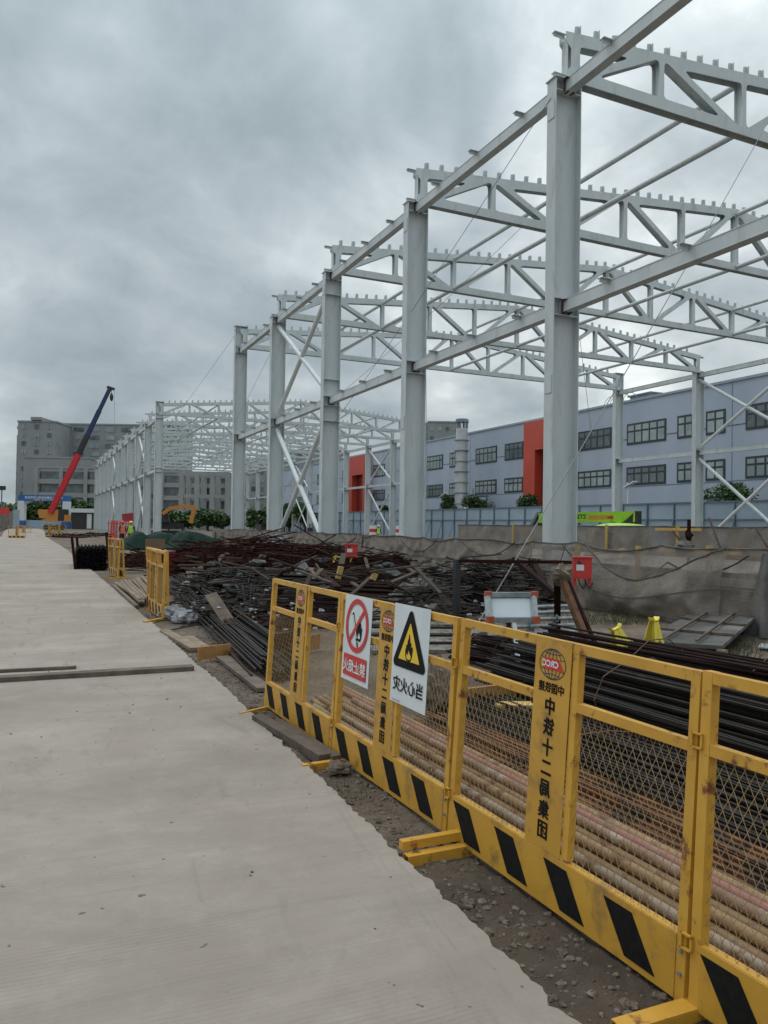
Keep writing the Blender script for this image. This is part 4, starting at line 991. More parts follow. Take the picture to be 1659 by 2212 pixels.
MB().b2(-.045, .045, -.045, .045, 0, EYE - (1212 - 1140) * 11.6 / 1661).build('shaft', DARK, bp_); MB().b2(-.12, .12, -.12, .12, 0, .015).build('base_plate', DARK, bp_)
MB().bar((0, 0, 1.17), (1.3, -1.2, 1.2), .06, .05).build('arm', RUST, bp_)
for k, (a, b, lab) in enumerate((((1110, 1207), (1198, 1282), 'upper black channel slanting from the heap to the ring-lock poles'), ((1150, 1210), (1190, 1290), 'lower black channel slanting beside the first'))):
    tag(MB().bar(D(*a, 13.4), D(*b, 12.6), .1, .07).build('steel_channel', REBAR), lab, 'steel channel')
q = P(1204, 1392); o = thing('rail_prop', 'rusty upright with two long rails leaning down from its top', 'prop', q); off = o.location
MB().bar(V((q.x, q.y, 0)), D(1204, 1236, 10.3), .09, .09).build('upright', RUST, o, off=off)
MB().bar(D(1212, 1246, 10.3), P(1285, 1430, .03), .08, .08).build('leaning_rail', RUSTO, o, off=off)
MB().bar(D(1220, 1244, 10.6), P(1296, 1418, .03), .06, .06).build('leaning_rail', RUST, o, off=off)
MB().blob(D(1215, 1240, 10.3), (.14, .1, .12), 8, 6, .5, seed=3).build('wood_wedge', WOOD, o, off=off)
rnd = random.Random(2)
for j in range(5):
    for i in range(5):
        z = .05 + j * .1; a = P(1060 + rnd.uniform(-8, 8), 1412 - i * 9, 0); bq = P(1236 + rnd.uniform(-6, 6), 1404 - i * 9, 0); a.z = z + (.05 if i % 2 else 0); bq.z = a.z
        o = thing('ringlock_pole', 'grey galvanised ring-lock scaffold pole in the stack beside the board', 'scaffold pole', (a.x, a.y, a.z), 0, 'ring-lock scaffold poles stacked by the board'); d = bq - a
        MB().tube((0, 0, 0), d, .024, 8).build('tube', GALV, o); nd = d.normalized(); L = d.length; 
        for k in range(3): c = d * (.18 + .3 * k); MB().tube(c - nd * .005, c + nd * .005, .06, 8).build('rosette', GALV, o)
def jack(px, py, h, rz, tilt, lab):
    q = P(px, py); o = thing('jack_stand', lab, 'jack stand', q, rz); o.rotation_euler = (0, R(tilt), rz)
    for sy in (-1, 1):
        for sx in (-1, 1):
            MB().prism([(sx * .004, sy * .04, h * .88), (sx * .055, sy * .04, h * .88), (sx * .10, sy * .07, h * .5), (sx * .17, sy * .13, 0), (sx * .105, sy * .13, 0), (sx * .05, sy * .085, h * .36), (sx * .004, sy * .08, h * .42)], (0, .01, 0)).build('leg', YJ, o)
    MB().tube((0, 0, h * .05), (0, 0, h * .9), .026, 10).build('spindle', YJ, o); m_ = MB(); m_.b2(-.07, .07, -.04, .04, h * .9, h * .92)
    m_.prism([(-.08, -.04, h * .921), (-.04, -.04, h * .921), (-.085, -.04, h)], (0, .08, 0)); m_.prism([(.08, -.04, h * .921), (.04, -.04, h * .921), (.085, -.04, h)], (0, .08, 0)); m_.build('v_head', YJ, o)
    return o
jack(1412, 1415, .52, R(20), 0, 'lemon yellow jack stand standing upright behind the brown rebar')
jack(1352, 1420, .46, R(-10), -22, 'lemon yellow jack stand tipped over, left of the upright one')
# flat net covered slab at right, thin sheets
q = [P(1385, 1384, .12), P(1560, 1395, .2), P(1640, 1326, .32), P(1520, 1308, .25)]
sl = thing('net_covered_slab', 'low slab of boards under dark netting in front of the netted wall', 'slab', (q[0] + q[2]) / 2); off = sl.location
MB().prism([V((a.x, a.y, a.z)) for a in q], (0, 0, -.05)).build('board_top', NETD, sl, off=off)
for t in (.25, .55, .85): MB().bar(q[0].lerp(q[3], t) + V((0, 0, .02)), q[1].lerp(q[2], t) + V((0, 0, .02)), .05, .03).build('batten', WOODG, sl, off=off)
for t in (.3, .7): MB().bar(q[0].lerp(q[1], t) + V((0, 0, .05)), q[3].lerp(q[2], t) + V((0, 0, .05)), .03, .03).build('batten', WOODG, sl, off=off)
for a in q: MB().b2(a.x - .05, a.x + .05, a.y - .05, a.y + .05, 0, a.z - .05).build('prop', WOOD, sl, off=off)
for k, (a, b) in enumerate((((1560, 1432), (1650, 1440)), ((1590, 1452), (1665, 1462)), ((1640, 1395), (1700, 1400)))):
    tag(MB().bar(P(*a, .03), P(*b, .03), .45, .02).build('cement_board', mat('grey_sheet%d' % k, (.22, .23, .23), (.32, .33, .32), 4, .7)), ('pale sheet lying right of the yellow stands', 'pale sheet nearest the black rebar at right', 'pale sheet against the net drape')[k], 'sheet')
gs = MB(); rnd = random.Random(12)
for i in range(5200):
    z = rnd.random()
    if z < .45: p = P(rnd.gauss(1330, 75), rnd.uniform(1303, 1350))
    elif z < .65: p = P(rnd.gauss(1560, 50), rnd.uniform(1385, 1440))
    elif z < .8: p = P(rnd.gauss(560, 30), rnd.uniform(1350, 1400))
    else: y = rnd.uniform(3, 20); p = V((edge(y) + abs(rnd.gauss(.1, .12)), y, 0)) if mathutils.noise.noise(V((0, y * .6, 3))) > .1 else None
    if p is None: continue
    h = rnd.uniform(.03, .13) * (.6 if z > .8 else 1); a = rnd.uniform(0, 6.28); w = .006; t = V((math.cos(a), math.sin(a), 0)); l = V((rnd.gauss(0, .4), rnd.gauss(0, .4), 0)) * h
    gs.add([p - t * w, p + t * w, p + l + V((0, 0, h))], [(0, 1, 2)])
tag(gs.build('grass', GRASS), 'sparse weeds and grass tufts at the wall foot and road edge', 'grass', kind='stuff')

# ------------------------------------------------------------ boom lift beyond the second barrier
zl = 46; q = D(1290, 1160, zl); bl = thing('boom_lift', 'lime green boom lift parked behind the second netted barrier', 'boom lift', (q.x, q.y, 0)); off = bl.location
a, b = D(1165, 1119, zl + 1), D(1372, 1116, zl - 1); dd = (b - a).normalized()
MB().bar(a, b, .5, .62).build('boom', LIME, bl, off=off)
MB().prism([D(1372, 1104, zl - 1.2), D(1386, 1104, zl - 1.2), D(1386, 1132, zl - 1.2), D(1345, 1132, zl - 1.2)], (.25, .7, 0)).build('counterweight', DARK, bl, off=off)
MB().prism([D(1326, 1124, zl - 1.3), D(1348, 1124, zl - 1.3), D(1336, 1134, zl - 1.3)], (.2, .6, 0)).build('boom_lug', LIME, bl, off=off)
MB().blob(D(1342, 1139, zl - 1), (1.7, 1.2, .26), 20, 8, 0).build('engine_hood', mat('pale_lime_paint', (.45, .66, .15), (.5, .7, .2), 2, .4), bl, off=off)
hb = D(1335, 1150, zl - 1); MB().b2(hb.x - 1.6, hb.x + 1.4, hb.y - .9, hb.y + .9, .45, hb.z).build('chassis', DARK, bl, off=off)
for sx in (-1.1, 1.1):
    for sy in (-1, 1): MB().tube((hb.x + sx, hb.y + sy * 1.1, .5), (hb.x + sx, hb.y + sy * .8, .5), .5, 16).build('wheel', DARK, bl, off=off)
MB().prism([D(1148, 1137, zl + 1), D(1165, 1106, zl + 1), D(1180, 1106, zl + 1), D(1180, 1137, zl + 1)], (.25, .6, 0)).build('platform', DARK, bl, off=off)
nr = dd.cross(V((0, 0, 1))).normalized(); 
def on_boom(mb, px, py, m, name, sc=1):
    c = D(px, py, zl - .3); rot = Matrix((dd, -nr, V((0, 0, 1)))).transposed()
    c = a + dd * ((c - a).dot(dd)) + nr * .26; c.z = a.lerp(b, .5).z + (0)
    shift(mb, c.x, c.y, c.z, rot).build(name, m, bl, off=off)
on_boom(flat_text('ZT24JE', .34, .012, .85), 1249, 1118, DARK, 'lettering')
on_boom(MB().b2(-.85, .55, -.004, .0, -.11, .13), 1305, 1118, ORNG, 'decal_band')
on_boom(shift(flat_text('H', .24, .01), 0, -.01, 0), 1317, 1118, DARK, 'lettering')
on_boom(shift(MB().blob((0, 0, 0), (.1, .004, .1), 12, 8, 0), 0, -.012, 0), 1322.5, 1118, REDP, 'decal_mark')

# ------------------------------------------------------------ hoarding, blue-grey factory
XH = 46.5; ho = thing('site_hoarding', 'long blue-grey sheet hoarding with bracing in front of the factory', 'hoarding', (XH, 70, 0)); off = ho.location; HH = 3.9
MB().b2(XH, XH + .05, 10, 170, 0, HH).build('sheet', HOARD, ho, off=off)
MB().b2(XH - .08, XH - .002, 10, 170, HH - .06, HH + .06).build('rail', HOARDF, ho, off=off); MB().b2(XH - .09, XH - .002, 10, 170, 2.55, 2.63).build('rail', HOARDF, ho, off=off)
for k in range(54):
    y = 11 + k * 2.9; m_ = MB().b2(XH - .12, XH - .003, y, y + .1, 0, HH + .05); m_.bar((XH - .9, y + .05, .1), (XH - .1, y + .05, 2.6), .06, .06); m_.build('stay', HOARDF, ho, off=off)
XF = 53.0; fb = thing('factory_building', 'two-storey-windowed blue-grey factory with orange-red entrances', 'building', (XF, 80, 0)); off = fb.location; HB = 14.2
def seg(y0, y1, name, m, x0=XF, z0=0, z1=HB, d=20): return MB().b2(x0, x0 + d, y0, y1, z0, z1).build(name, m, fb, off=off)
seg(0, 182, 'wall', FACB)
MB().b2(XF - .12, XF + .3, 0, 182, HB + .001, HB + .22).build('parapet_cap', mat('parapet_grey', (.27, .31, .38), (.3, .34, .4), 1, .5), fb, off=off)
for z in (10.55, 5.9):
    MB().b2(XF - .03, XF - .002, 0, 182, z, z + .05).build('panel_joint', FRM if z > 9 else HOARDF, fb, off=off)
mj = MB()
for y in range(4, 182, 14): mj.b2(XF - .02, XF - .004, y, y + .05, 0, HB)
mj.build('panel_joint', HOARDF, fb, off=off)
def win(y0, y1, z0, z1, ncol=6, glass=None):
    o = MB().b2(XF - .05, XF - .01, y0 - .05, y1 + .05, z0 - .08, z1 + .08).build('window', FRM, fb, off=off)
    g_ = MB(); w = (y1 - y0 - .1) / ncol; hz = (z1 - z0)
    for i in range(ncol):
        for (a, b) in ((.12, hz * .58), (hz * .58 + .18, hz - .12)):
            g_.b2(XF - .07, XF - .052, y0 + .05 + i * w + .10, y0 + .05 + (i + 1) * w - .10, z0 + a, z0 + b)
    g_.build('pane', glass or GLS, o, off=off)
def yz_at(px, py, x):       # where the pixel ray meets the plane X = x
    v = ray(px, py); k = x / v.x; return v.y * k, EYE + v.z * k
rnd = random.Random(6)
wins = []
for (xa, xb) in ((1612, 1700), (1464, 1497), (1526, 1566), (1355, 1438), (1250, 1320), (1091, 1130), (1028, 1073), (972, 985), (923, 957), (806, 832), (843, 848)):
    ya, _ = yz_at(xa, 1000, XF); yb, _ = yz_at(xb, 1000, XF); wins.append((yb, ya))
WT = ((1438, 1355, 902, 955), )
_, zt1 = yz_at(1396, 912, XF); _, zt0 = yz_at(1396, 955, XF); _, zb1 = yz_at(1396, 1008, XF); _, zb0 = yz_at(1396, 1045, XF)
for ya, yb in wins:
    nc = max(2, round((yb - ya) / .95))
    for z0, z1 in ((zt0, zt1), (zb0, zb1)): win(ya, yb, z0, z1, nc, rnd.choice([GLS, GLS, GLSD]))
for k in range(3):
    y = 128 + k * 14; 
    for z0, z1 in ((zt0, zt1), (zb0, zb1)): win(y, y + 6, z0, z1, 6)
for px0, px1, nm in ((1132, 1168, 0), (752, 789, 1)):
    ya, _ = yz_at(px1, 1000, XF - 1.2); yb, _ = yz_at(px0, 1000, XF - 1.2)
    yb2 = yb; ya2 = ya
    if nm == 0: ya2 = ya - 3.2
    MB().b2(XF - 1.3, XF - .02, ya2, ya2 + .8, 0, 13.9).build('portal_frame', FACR, fb, off=off); MB().b2(XF - 1.3, XF - .02, yb2 - 2.2, yb2, 0, 13.9).build('portal_frame', FACR, fb, off=off)
    MB().b2(XF - 1.3, XF - .02, ya2 + .8, yb2 - 2.2, 10.6, 13.9).build('portal_frame', FACR, fb, off=off)
    MB().b2(XF - .3, XF - .03, ya2 + .8, yb2 - 2.2, 0, 10.6).build('portal_glazing', mat('deep_red_glazing%d' % nm, (.16, .02, .015), (.22, .03, .02), 1, .3), fb, off=off)
for (xa, xb, ya, yb) in ((1510, 1566, 1073, 1079), (1512, 1567, 1095 - 22, 1101 - 22), (1133, 1147, 1045, 1052)):
    pass
for (px0, px1, py0, py1) in ((1513, 1567, 1071, 1078), (1136, 1166, 1039, 1043), (1515, 1560, 1174, 1180)):
    (y0, z0), (y1, z1) = yz_at(px0 - 0, py1 - 0, XF), yz_at(px1, py0, XF); 
    if z0 > 1.8: MB().b2(XF - .06, XF - .003, min(y0, y1), max(y0, y1), min(z0, z1), max(z0, z1)).build('louvre', DARK, fb, off=off)
# roof objects
yv, _ = yz_at(1403, 870, XF + 3); 
rv = thing('roof_vent', 'low box vent on the factory roof', 'roof vent', (XF + 3, yv, HB)); MB().b2(-1.2, 1.2, -1.4, 1.4, 0, .9).build('housing', APTL, rv); MB().b2(-1.4, 1.4, -1.6, 1.6, .901, 1.05).build('cap', HOARDF, rv)
yv, _ = yz_at(1382, 865, XF + 3); lr = thing('ladder_hoops', 'two curved rail hoops on the factory roof edge', 'ladder rails', (XF + .6, yv, HB))
for k in range(4): MB().path([(0, -1.2 + .9 * k + 1.1 * math.cos(t * math.pi / 8), 1.1 * math.sin(t * math.pi / 8)) for t in range(9)], .035, 4).build('hoop', HOARDF, lr)
# silver chimney stack
yc, _ = yz_at(997, 1000, XF - 3); ch = thing('silver_chimney', 'banded silver metal flue stack beside the factory wall', 'chimney', (XF - 3, yc, 0)); zct = yz_at(997, 906, XF - 3)[1]
MB().tube((0, 0, 0), (0, 0, zct - 1.2), .85, 18, .75).build('flue', mat('silver_cladding', (.42, .45, .46), (.55, .58, .58), .8, .4, .3), ch)
for k in range(9): MB().tube((0, 0, 2 + k * 1.35), (0, 0, 2.1 + k * 1.35), .95, 18).build('band', HOARDF if k % 2 else APTL, ch)
for k in range(8): a_ = k * math.pi / 4; MB().bar((.7 * math.cos(a_), .7 * math.sin(a_), zct - 1.2), (.7 * math.cos(a_), .7 * math.sin(a_), zct - .4), .16, .16).build('cap_strut', APTL, ch)
MB().tube((0, 0, zct - .4), (0, 0, zct), .9, 18, .8).build('cap', HOARDF, ch)
MB().b2(-.2, 2.4, -2.8, -.9, 5.6, 5.75).build('platform', HOARDF, ch); 
for sx in (.2, 2.2): MB().bar((sx, -2.6, 0), (sx, -2.6, 6.6), .1, .1).build('platform_leg', HOARDF, ch)
for px, py, r_, lab in ((1021, 1100, 1.1, 'white spherical tank top right of the silver chimney'), (963, 1107, .8, 'small white tank left of the silver chimney')):
    y_, z_ = yz_at(px, py - 10, XF - 3.5); o = thing('storage_tank', lab, 'tank', (XF - 3.5, y_, 0)); MB().blob((0, 0, z_), r_, 18, 12, 0).build('dome', TANK, o, smooth=True); MB().tube((0, 0, 0), (0, 0, z_), r_ * .97, 18).build('shell', TANK, o, smooth=True)
for px, py, lab in ((1357, 1053, 'white solar street lamp in front of the factory, right of centre'), (955 + 1, 1068 + 6, 'small white street lamp near the silver chimney')):
    y_, z_ = yz_at(px, py, XF - 4); o = thing('street_lamp', lab, 'street lamp', (XF - 4, y_, 0)); MB().tube((0, 0, 0), (0, 0, z_), .09, 8).build('pole', TANK, o); MB().bar((0, -.9, z_ + .5), (0, .4, z_), .5, .1).build('lamp_head', TANK, o); MB().bar((0, .1, z_ + .1), (0, .1, z_ + .45), .08, .08).build('bracket', TANK, o)

# ------------------------------------------------------------ trees and shrubs
def tree(lab, c, h, r, n, seed, name='tree', cat='tree', ls=.35, trunk=.35, squash=.8):
    rnd = random.Random(seed); c = V(c); o = thing(name, lab, cat, c); tb = MB(); zt = h * trunk
    tb.tube((0, 0, 0), (rnd.uniform(-.2, .2), 0, zt + .4 * r), .05 * r + .06, 8, .03 * r + .03)
    cl = []
    for k in range(9):
        a = rnd.uniform(0, 6.28); rr = r * rnd.uniform(.25, .75); p = V((rr * math.cos(a), rr * math.sin(a), zt + (h - zt) * rnd.uniform(.25, .85))); cl.append((p, r * rnd.uniform(.3, .5)))
        tb.tube((0, 0, zt * .8), p, .02 * r + .03, 5, .015)
    tb.build('trunk', BARK, o); lf = MB()
    for i in range(n):
        p0, rr = cl[rnd.randrange(9)]; d = V((rnd.gauss(0, 1), rnd.gauss(0, 1), rnd.gauss(0, 1))).normalized() * rr * rnd.uniform(.5, 1.15); d.z *= squash; p = p0 + d
        a = V((rnd.gauss(0, 1), rnd.gauss(0, 1), rnd.gauss(0, .6))).normalized(); b = a.cross(V((rnd.gauss(0, 1), rnd.gauss(0, 1), rnd.gauss(0, 1)))).normalized(); s_ = ls * rnd.uniform(.5, 1.2)
        lf.add([p - a * s_, p + b * s_ * .5, p + a * s_, p - b * s_ * .5], [(0, 1, 2, 3)])
    lf.build('crown', LEAF, o); return o
def at_plane(px, py, x): y_, z_ = yz_at(px, py, x); return y_, z_
for i, (px, ytop, r_, lab) in enumerate(((1588, 1046, 2.3, 'round clipped shrub above the hoarding at the right'), (1142, 1072, 1.7, 'low green bush left of the nearest column above the hoarding'), (970, 1064, 1.5, 'ragged tree left of the silver chimney'), (1030, 1070, 1.9, 'green bush right of the silver chimney, largest there'), (990, 1088, .9, 'light green bush between chimney and tank'), (1293, 1103, .8, 'thin bush top just above the hoarding behind the boom lift'), (880, 1088, .8, 'small bush beside the second column'), (830, 1090, .9, 'small bush above the hoarding between columns'))):
    y_, z_ = yz_at(px, ytop, XH + 3); tree(lab, (XH + 3, y_, 0), z_, r_, 2600, 40 + i, 'shrub', 'shrub', .17, .6)
rnd = random.Random(77)
def place_tree(px, ytop, z, r_, lab, i, n=1500):
    p = D(px, ytop, z); tree(lab, (p.x, p.y, 0), p.z, r_, n, i, ls=.55, trunk=.3, squash=.9)
tl = [(60, 1092, 200, 4, 'dark tree behind the blue gate, left end'), (85, 1086, 205, 5, 'dark tree behind the blue gate, left of the crane'), (128, 1086, 205, 5, 'dark tree behind the gate, right of the crane boom'), (168, 1082, 190, 4.5, 'green tree right of the gate pier'), (190, 1084, 190, 4.5, 'green tree just left of the far hall columns'),
      (12, 1096, 190, 4, 'tree left of the blue gate'), (2, 1092, 215, 4, 'pale tree at the left edge of the view'), (365, 1108, 175, 3.4, 'dark tree behind the orange excavator'), (395, 1112, 180, 3.2, 'dark tree behind the excavator arm'), (450, 1110, 175, 3.6, 'green tree behind the concrete skeleton'), (480, 1112, 180, 3.2, 'green tree left of the fifth column'), (625, 1098, 140, 3.2, 'green tree between the fourth and third columns'), (660, 1090, 135, 3, 'green tree seen under the cross bracing'), (560, 1108, 150, 3, 'green tree between the fifth and fourth columns')]
for i, (px, yt, z, r_, lab) in enumerate(tl): place_tree(px, yt, z, r_, lab, 100 + i)

# ------------------------------------------------------------ distant buildings
def bld(name, lab, xl, xr, ytop, z, dep, m, rows=0, cols=0, wsz=(.6, .55), top0=None, glass=GLSD, z0=1.0, extra=None):
    a, b = D(xl, ytop, z), D(xr, ytop, z); H = (a.z + b.z) / 2; u = (b - a); u.z = 0; W = u.length; u.normalize(); rz = math.atan2(u.y, u.x)
    o = thing(name, lab, 'building', (a.x, a.y, 0), rz)
    MB().b2(0, W, 0, dep, 0, H).build('wall', m, o)
    MB().b2(-.2, W + .2, -.2, dep + .2, H + .001, H + .5).build('roof_edge', m, o)
    if rows:
        sh = H / (rows + .4); cw = W / cols
        if 'b' in (extra or ''):     # ribbon balconies
            for r_ in range(rows):
                z = z0 + r_ * sh
                MB().b2(.6, W - .6, -.05, -.004, z + sh * .36, z + sh * .9).build('window_band', GLSD, o)
                MB().b2(.4, W - .4, -.9, -.001, z - .1, z + sh * .3).build('balcony', APTL, o)
            for c in range(0, cols + 1, 2):
                MB().b2(c * cw - .5, c * cw + .5, -1.1, -.91, 0, H).build('pier', APTL if c % 2 == 0 else APTD, o)
        else:
            for r_ in range(rows):
                for c in range(cols):
                    if (r_ * 7 + c * 3) % 11 == 5 and 'g' not in (extra or ''): continue
                    x = c * cw + cw * (1 - wsz[0]) / 2; z = z0 + r_ * sh + sh * .25
                    w_ = MB().b2(x, x + cw * wsz[0], -.14, -.01, z, z + sh * wsz[1]).build('window', GLS if (r_ + c) % 3 else GLSD, o)
                    if cols * rows < 60: MB().b2(x + cw * wsz[0] * .47, x + cw * wsz[0] * .53, -.2, -.141, z, z + sh * wsz[1]).build('mullion', FRM, w_)
    return o, W, H
bld('apartment_block', 'grey concrete slab apartment block behind the crane', 120, 392, 919, 262, 16, APT, 12, 8, (.62, .5))
o, W, H = bld('apartment_tower', 'grey stair tower at the left end of the slab block', 39, 121, 912, 250, 20, APT, 12, 3, (.35, .5))
MB().b2(W * .36, W * .64, -.8, 8, H + .6, H + 1.6).build('lift_head', APT, o); MB().b2(-1.2, -.001, 2, 18, 0, H - 5).build('side_wing', APT, o)
for k in range(11): MB().b2(-2.2, -1.201, 4, 12, 2 + k * 3, 3 + k * 3).build('balcony', APTL, o)
bld('low_block', 'low grey plaster-faced wing in front of the slab block', 51, 192, 990, 235, 8, APT)
bld('office_block', 'four-storey white banded office block left, behind the gate', 82, 215, 1012, 215, 10, APTL, 4, 5, extra='b')
bld('office_block', 'white banded office block seen through the far hall', 352, 492, 1022, 216, 10, APTL, 4, 6, extra='b')
bld('apartment_tower', 'grey apartment tower seen behind the third and fourth columns', 618, 735, 975, 230, 14, APT, 9, 6, (.5, .5))
bld('apartment_tower', 'pale apartment block behind the fifth column', 505, 610, 992, 240, 14, APTL, 8, 6, (.5, .5))
bld('apartment_tower', 'grey stepped block on the skyline left of the silver chimney', 925, 992, 913, 262, 14, APT, 11, 4, (.4, .4))
bld('apartment_tower', 'lower grey stepped block beside the skyline block', 898, 926, 922, 266, 14, APT, 11, 2, (.4, .4))
bld('apartment_tower', 'pale block peeking between second column and factory roof', 845, 872, 975, 220, 14, APTL, 8, 2, (.5, .5))
# concrete skeleton building seen through the far hall
a, b = D(392, 1018, 200), D(492, 1018, 200); u = b - a; u.z = 0; W = u.length; cs = thing('concrete_skeleton', 'unfinished concrete frame with open floors behind the excavator', 'building', (a.x, a.y, 0), math.atan2(u.y, u.x))
Hh = a.z
for k in range(4): 
    for dy in (0, 7): MB().b2(W * k / 3 - .6, W * k / 3 + .6, dy, dy + 1.2, 0, Hh).build('column', APTL, cs)
for z in (4, Hh * .55, Hh - 1.2):
    for dy in (0, 7): MB().b2(-1, W + 1, dy + .1, dy + 1.1, z, z + .9).build('beam', APTL, cs)
# ------------------------------------------------------------ entrance gate
zg = 175; a, b = D(41, 1069, zg), D(152, 1072, zg); u = b - a; u.z = 0; W = u.length; gt = thing('entrance_gate', 'site entrance gate with a blue banner on white piers', 'gate', (a.x, a.y, 0), math.atan2(u.y, u.x)); H = a.z
MB().b2(0, W, -.4, .4, H - 1.35, H).build('banner', BLUEG, gt)
shift(flat_text('中铁十二局集团有限公司项目部', .62, .01), W / 2, -.42, H - .55).build('lettering', WHT, gt); shift(flat_text('安全生产 文明施工 质量第一', .4, .0), W / 2, -.42, H - 1.08).build('lettering', WHT, gt)
for x in (0, W - 1.5): MB().b2(x, x + 1.5, -.6, .6, 1.8, H - 1.36).build('pier', WHT2, gt); MB().b2(x - .1, x + 1.6, -.7, .7, 0, 1.79).build('pier_base', BLUEG, gt)
for s_ in (0, 1): MB().b2(1.6 + s_ * (W - 3.4) / 2, 1.6 + (s_ + 1) * (W - 3.4) / 2, .1, .2, 0, 1.9).build('gate_leaf', HOARD, gt)
a = D(152, 1098, 172); b = D(208, 1098, 172); gh_ = thing('guard_shelter', 'low white-roofed shelter right of the gate', 'shelter', (a.x, a.y, 0), math.atan2((b - a).y, (b - a).x)); W = (b - a).length
MB().b2(0, W, 0, 3, a.z - .9, a.z).build('roof', WHT2, gh_); MB().b2(.2, W - .2, .5, 2.8, 0, a.z - .91).build('shaded_interior', DARK, gh_); MB().b2(W * .62, W * .8, .4, .49, .2, a.z - 1.2).build('door', WHT2, gh_)  # solid box under the roof; its dark colour paints the shade inside
for px0, px1, yt, z, lab, m in ((-40, 28, 1103, 120, 'grey perimeter wall at the left edge of the view', CONC), (28, 42, 1101, 150, 'short grey wall panel left of the gate pier', HOARD)):
    a, b = D(px0, yt, z), D(px1, yt, z); tag(MB().bar(V((a.x, a.y, a.z / 2)), V((b.x, b.y, a.z / 2)), .2, a.z).build('perimeter_wall', m), lab, 'wall')
a, b = D(-20, 1105, 110), D(20, 1103, 110); tag(MB().bar(a, b, .05, 1.0).build('red_banner', RED), 'red banner on the wall at the left edge', 'banner')
for px, z, lab in ((18, 75, 'yellow mesh barrier panel left of the road, nearer one'), (34, 84, 'yellow mesh barrier panel left of the road, further one'), (92, 96, 'yellow mesh barrier panel at the ramp end of the road'), (112, 92, 'yellow mesh barrier panel below the crane')):
    p = D(px, 1140, z); o = copy_tree(fence); o.location = (p.x, p.y, 0); o.rotation_euler = (0, 0, R(-20)); o['label'] = lab; o['group'] = 'yellow barrier panels far down the road'
# lamp pole at left
p = D(4, 1058, 130); o = thing('floodlight_pole', 'small floodlight mast at the left edge', 'floodlight', (p.x, p.y, 0)); MB().tube((0, 0, 0), (0, 0, p.z), .1, 8).build('pole', HOARDF, o); MB().box((0, 0, p.z + .3), (1.2, .4, .7)).build('lamp_head', DARK, o)

# ------------------------------------------------------------ mobile crane
zc = 150; q = D(112, 1125, zc); cr = thing('mobile_crane', 'truck crane with a long red and dark blue telescopic boom raised', 'crane', (q.x, q.y, 0)); off = cr.location
b0, b1 = D(109, 1108, zc), D(238, 838, zc)
def lerp(t): return b0.lerp(b1, t)
MB().bar(lerp(0), lerp(.47), .75, 1.05).build('boom_section', REDC, cr, off=off); MB().bar(lerp(.45), lerp(.62), .65, .9).build('boom_section', DARK, cr, off=off)
MB().bar(lerp(.60), lerp(.82), .55, .78).build('boom_section', BLUEC, cr, off=off); MB().bar(lerp(.80), lerp(1), .45, .65).build('boom_section', BLUEC, cr, off=off)
hd = D(240, 836, zc); MB().bar(D(232, 836, zc), D(247, 841, zc), .5, .5).build('boom_head', DARK, cr, off=off)
MB().tube(D(241, 840, zc), D(241, 852, zc), .05, 5).build('hoist_rope', DARK, cr, off=off); MB().blob(D(241, 858, zc), (.35, .35, .75), 10, 8, .1).build('hook_block', DARK, cr, off=off)
MB().tube(D(247, 841, zc), D(247, 1000, zc), .025, 4).build('hoist_rope', WIREG, cr, off=off)
def cb_(x0, x1, y0, y1, m, nm, dz=1.2):
    a, b = D(x0, y1, zc), D(x1, y0, zc); u = V((b.x - a.x, b.y - a.y, 0)); n_ = V((-u.y, u.x, 0)).normalized(); MB().prism([V((a.x, a.y, a.z)), V((b.x, b.y, a.z)), V((b.x, b.y, b.z)), V((a.x, a.y, b.z))], n_ * dz * 2).build(nm, m, cr, off=off)
cb_(82, 126, 1101, 1112, ORNG, 'superstructure'); cb_(96, 140, 1112, 1126, ORNG, 'chassis', 1.4); cb_(118, 139, 1100, 1125, DARK, 'cab', 1.0); cb_(84, 100, 1112, 1119, ORNG, 'counterweight', 1.0)
for px in (100, 110, 122, 134): c = D(px, 1131, zc); MB().tube((c.x, c.y - .2, .55), (c.x, c.y + .3, .55), .55, 14).build('wheel', DARK, cr, off=off)

# ------------------------------------------------------------ excavators
def excavator(lab, sc, org, z, pts, cab, mir=1):
    base = D(org[0], org[1], z); o = thing('excavator', lab, 'excavator', (base.x, base.y, 0)); off = o.location
    for nm, a, b, w, h in pts: MB().bar(D(*a, z), D(*b, z), w, h).build(nm, ORNG, o, off=off)
    x0, x1, y0, y1 = cab; a, b = D(x0, y1, z), D(x1, y0, z)
    MB().prism([a, V((b.x, b.y, a.z)), V((b.x - .2, b.y, b.z)), V((a.x, a.y, b.z))], (.3, 1.3, 0)).build('cab', DARK, o, off=off)
    MB().b2(a.x - .3, b.x + 2.0, a.y + 1.0, a.y + 3.2, 1.0, 1.7).build('body', DARK, o, off=off)
    for s_ in (0, 1): MB().b2(a.x - .8, b.x + 1.6, a.y + .6 + s_ * 2.2, a.y + 1.1 + s_ * 2.2, .0, .8).build('track', DARK, o, off=off)
    return o
excavator('orange excavator with a folded arm in front of the concrete skeleton', 1, (365, 1130), 92, [('boom', (352, 1110), (368, 1098), .35, .42), ('boom', (367, 1098), (402, 1093), .35, .42), ('boom', (400, 1093), (422, 1097), .35, .42), ('stick', (421, 1094), (412, 1130), .35, .42)], (350, 366, 1110, 1128))
excavator('small orange excavator half hidden behind the fifth column', 1, (700, 1135), 80, [('boom', (578, 1128), (592, 1132), .4, .6)], (576, 584, 1110, 1130))
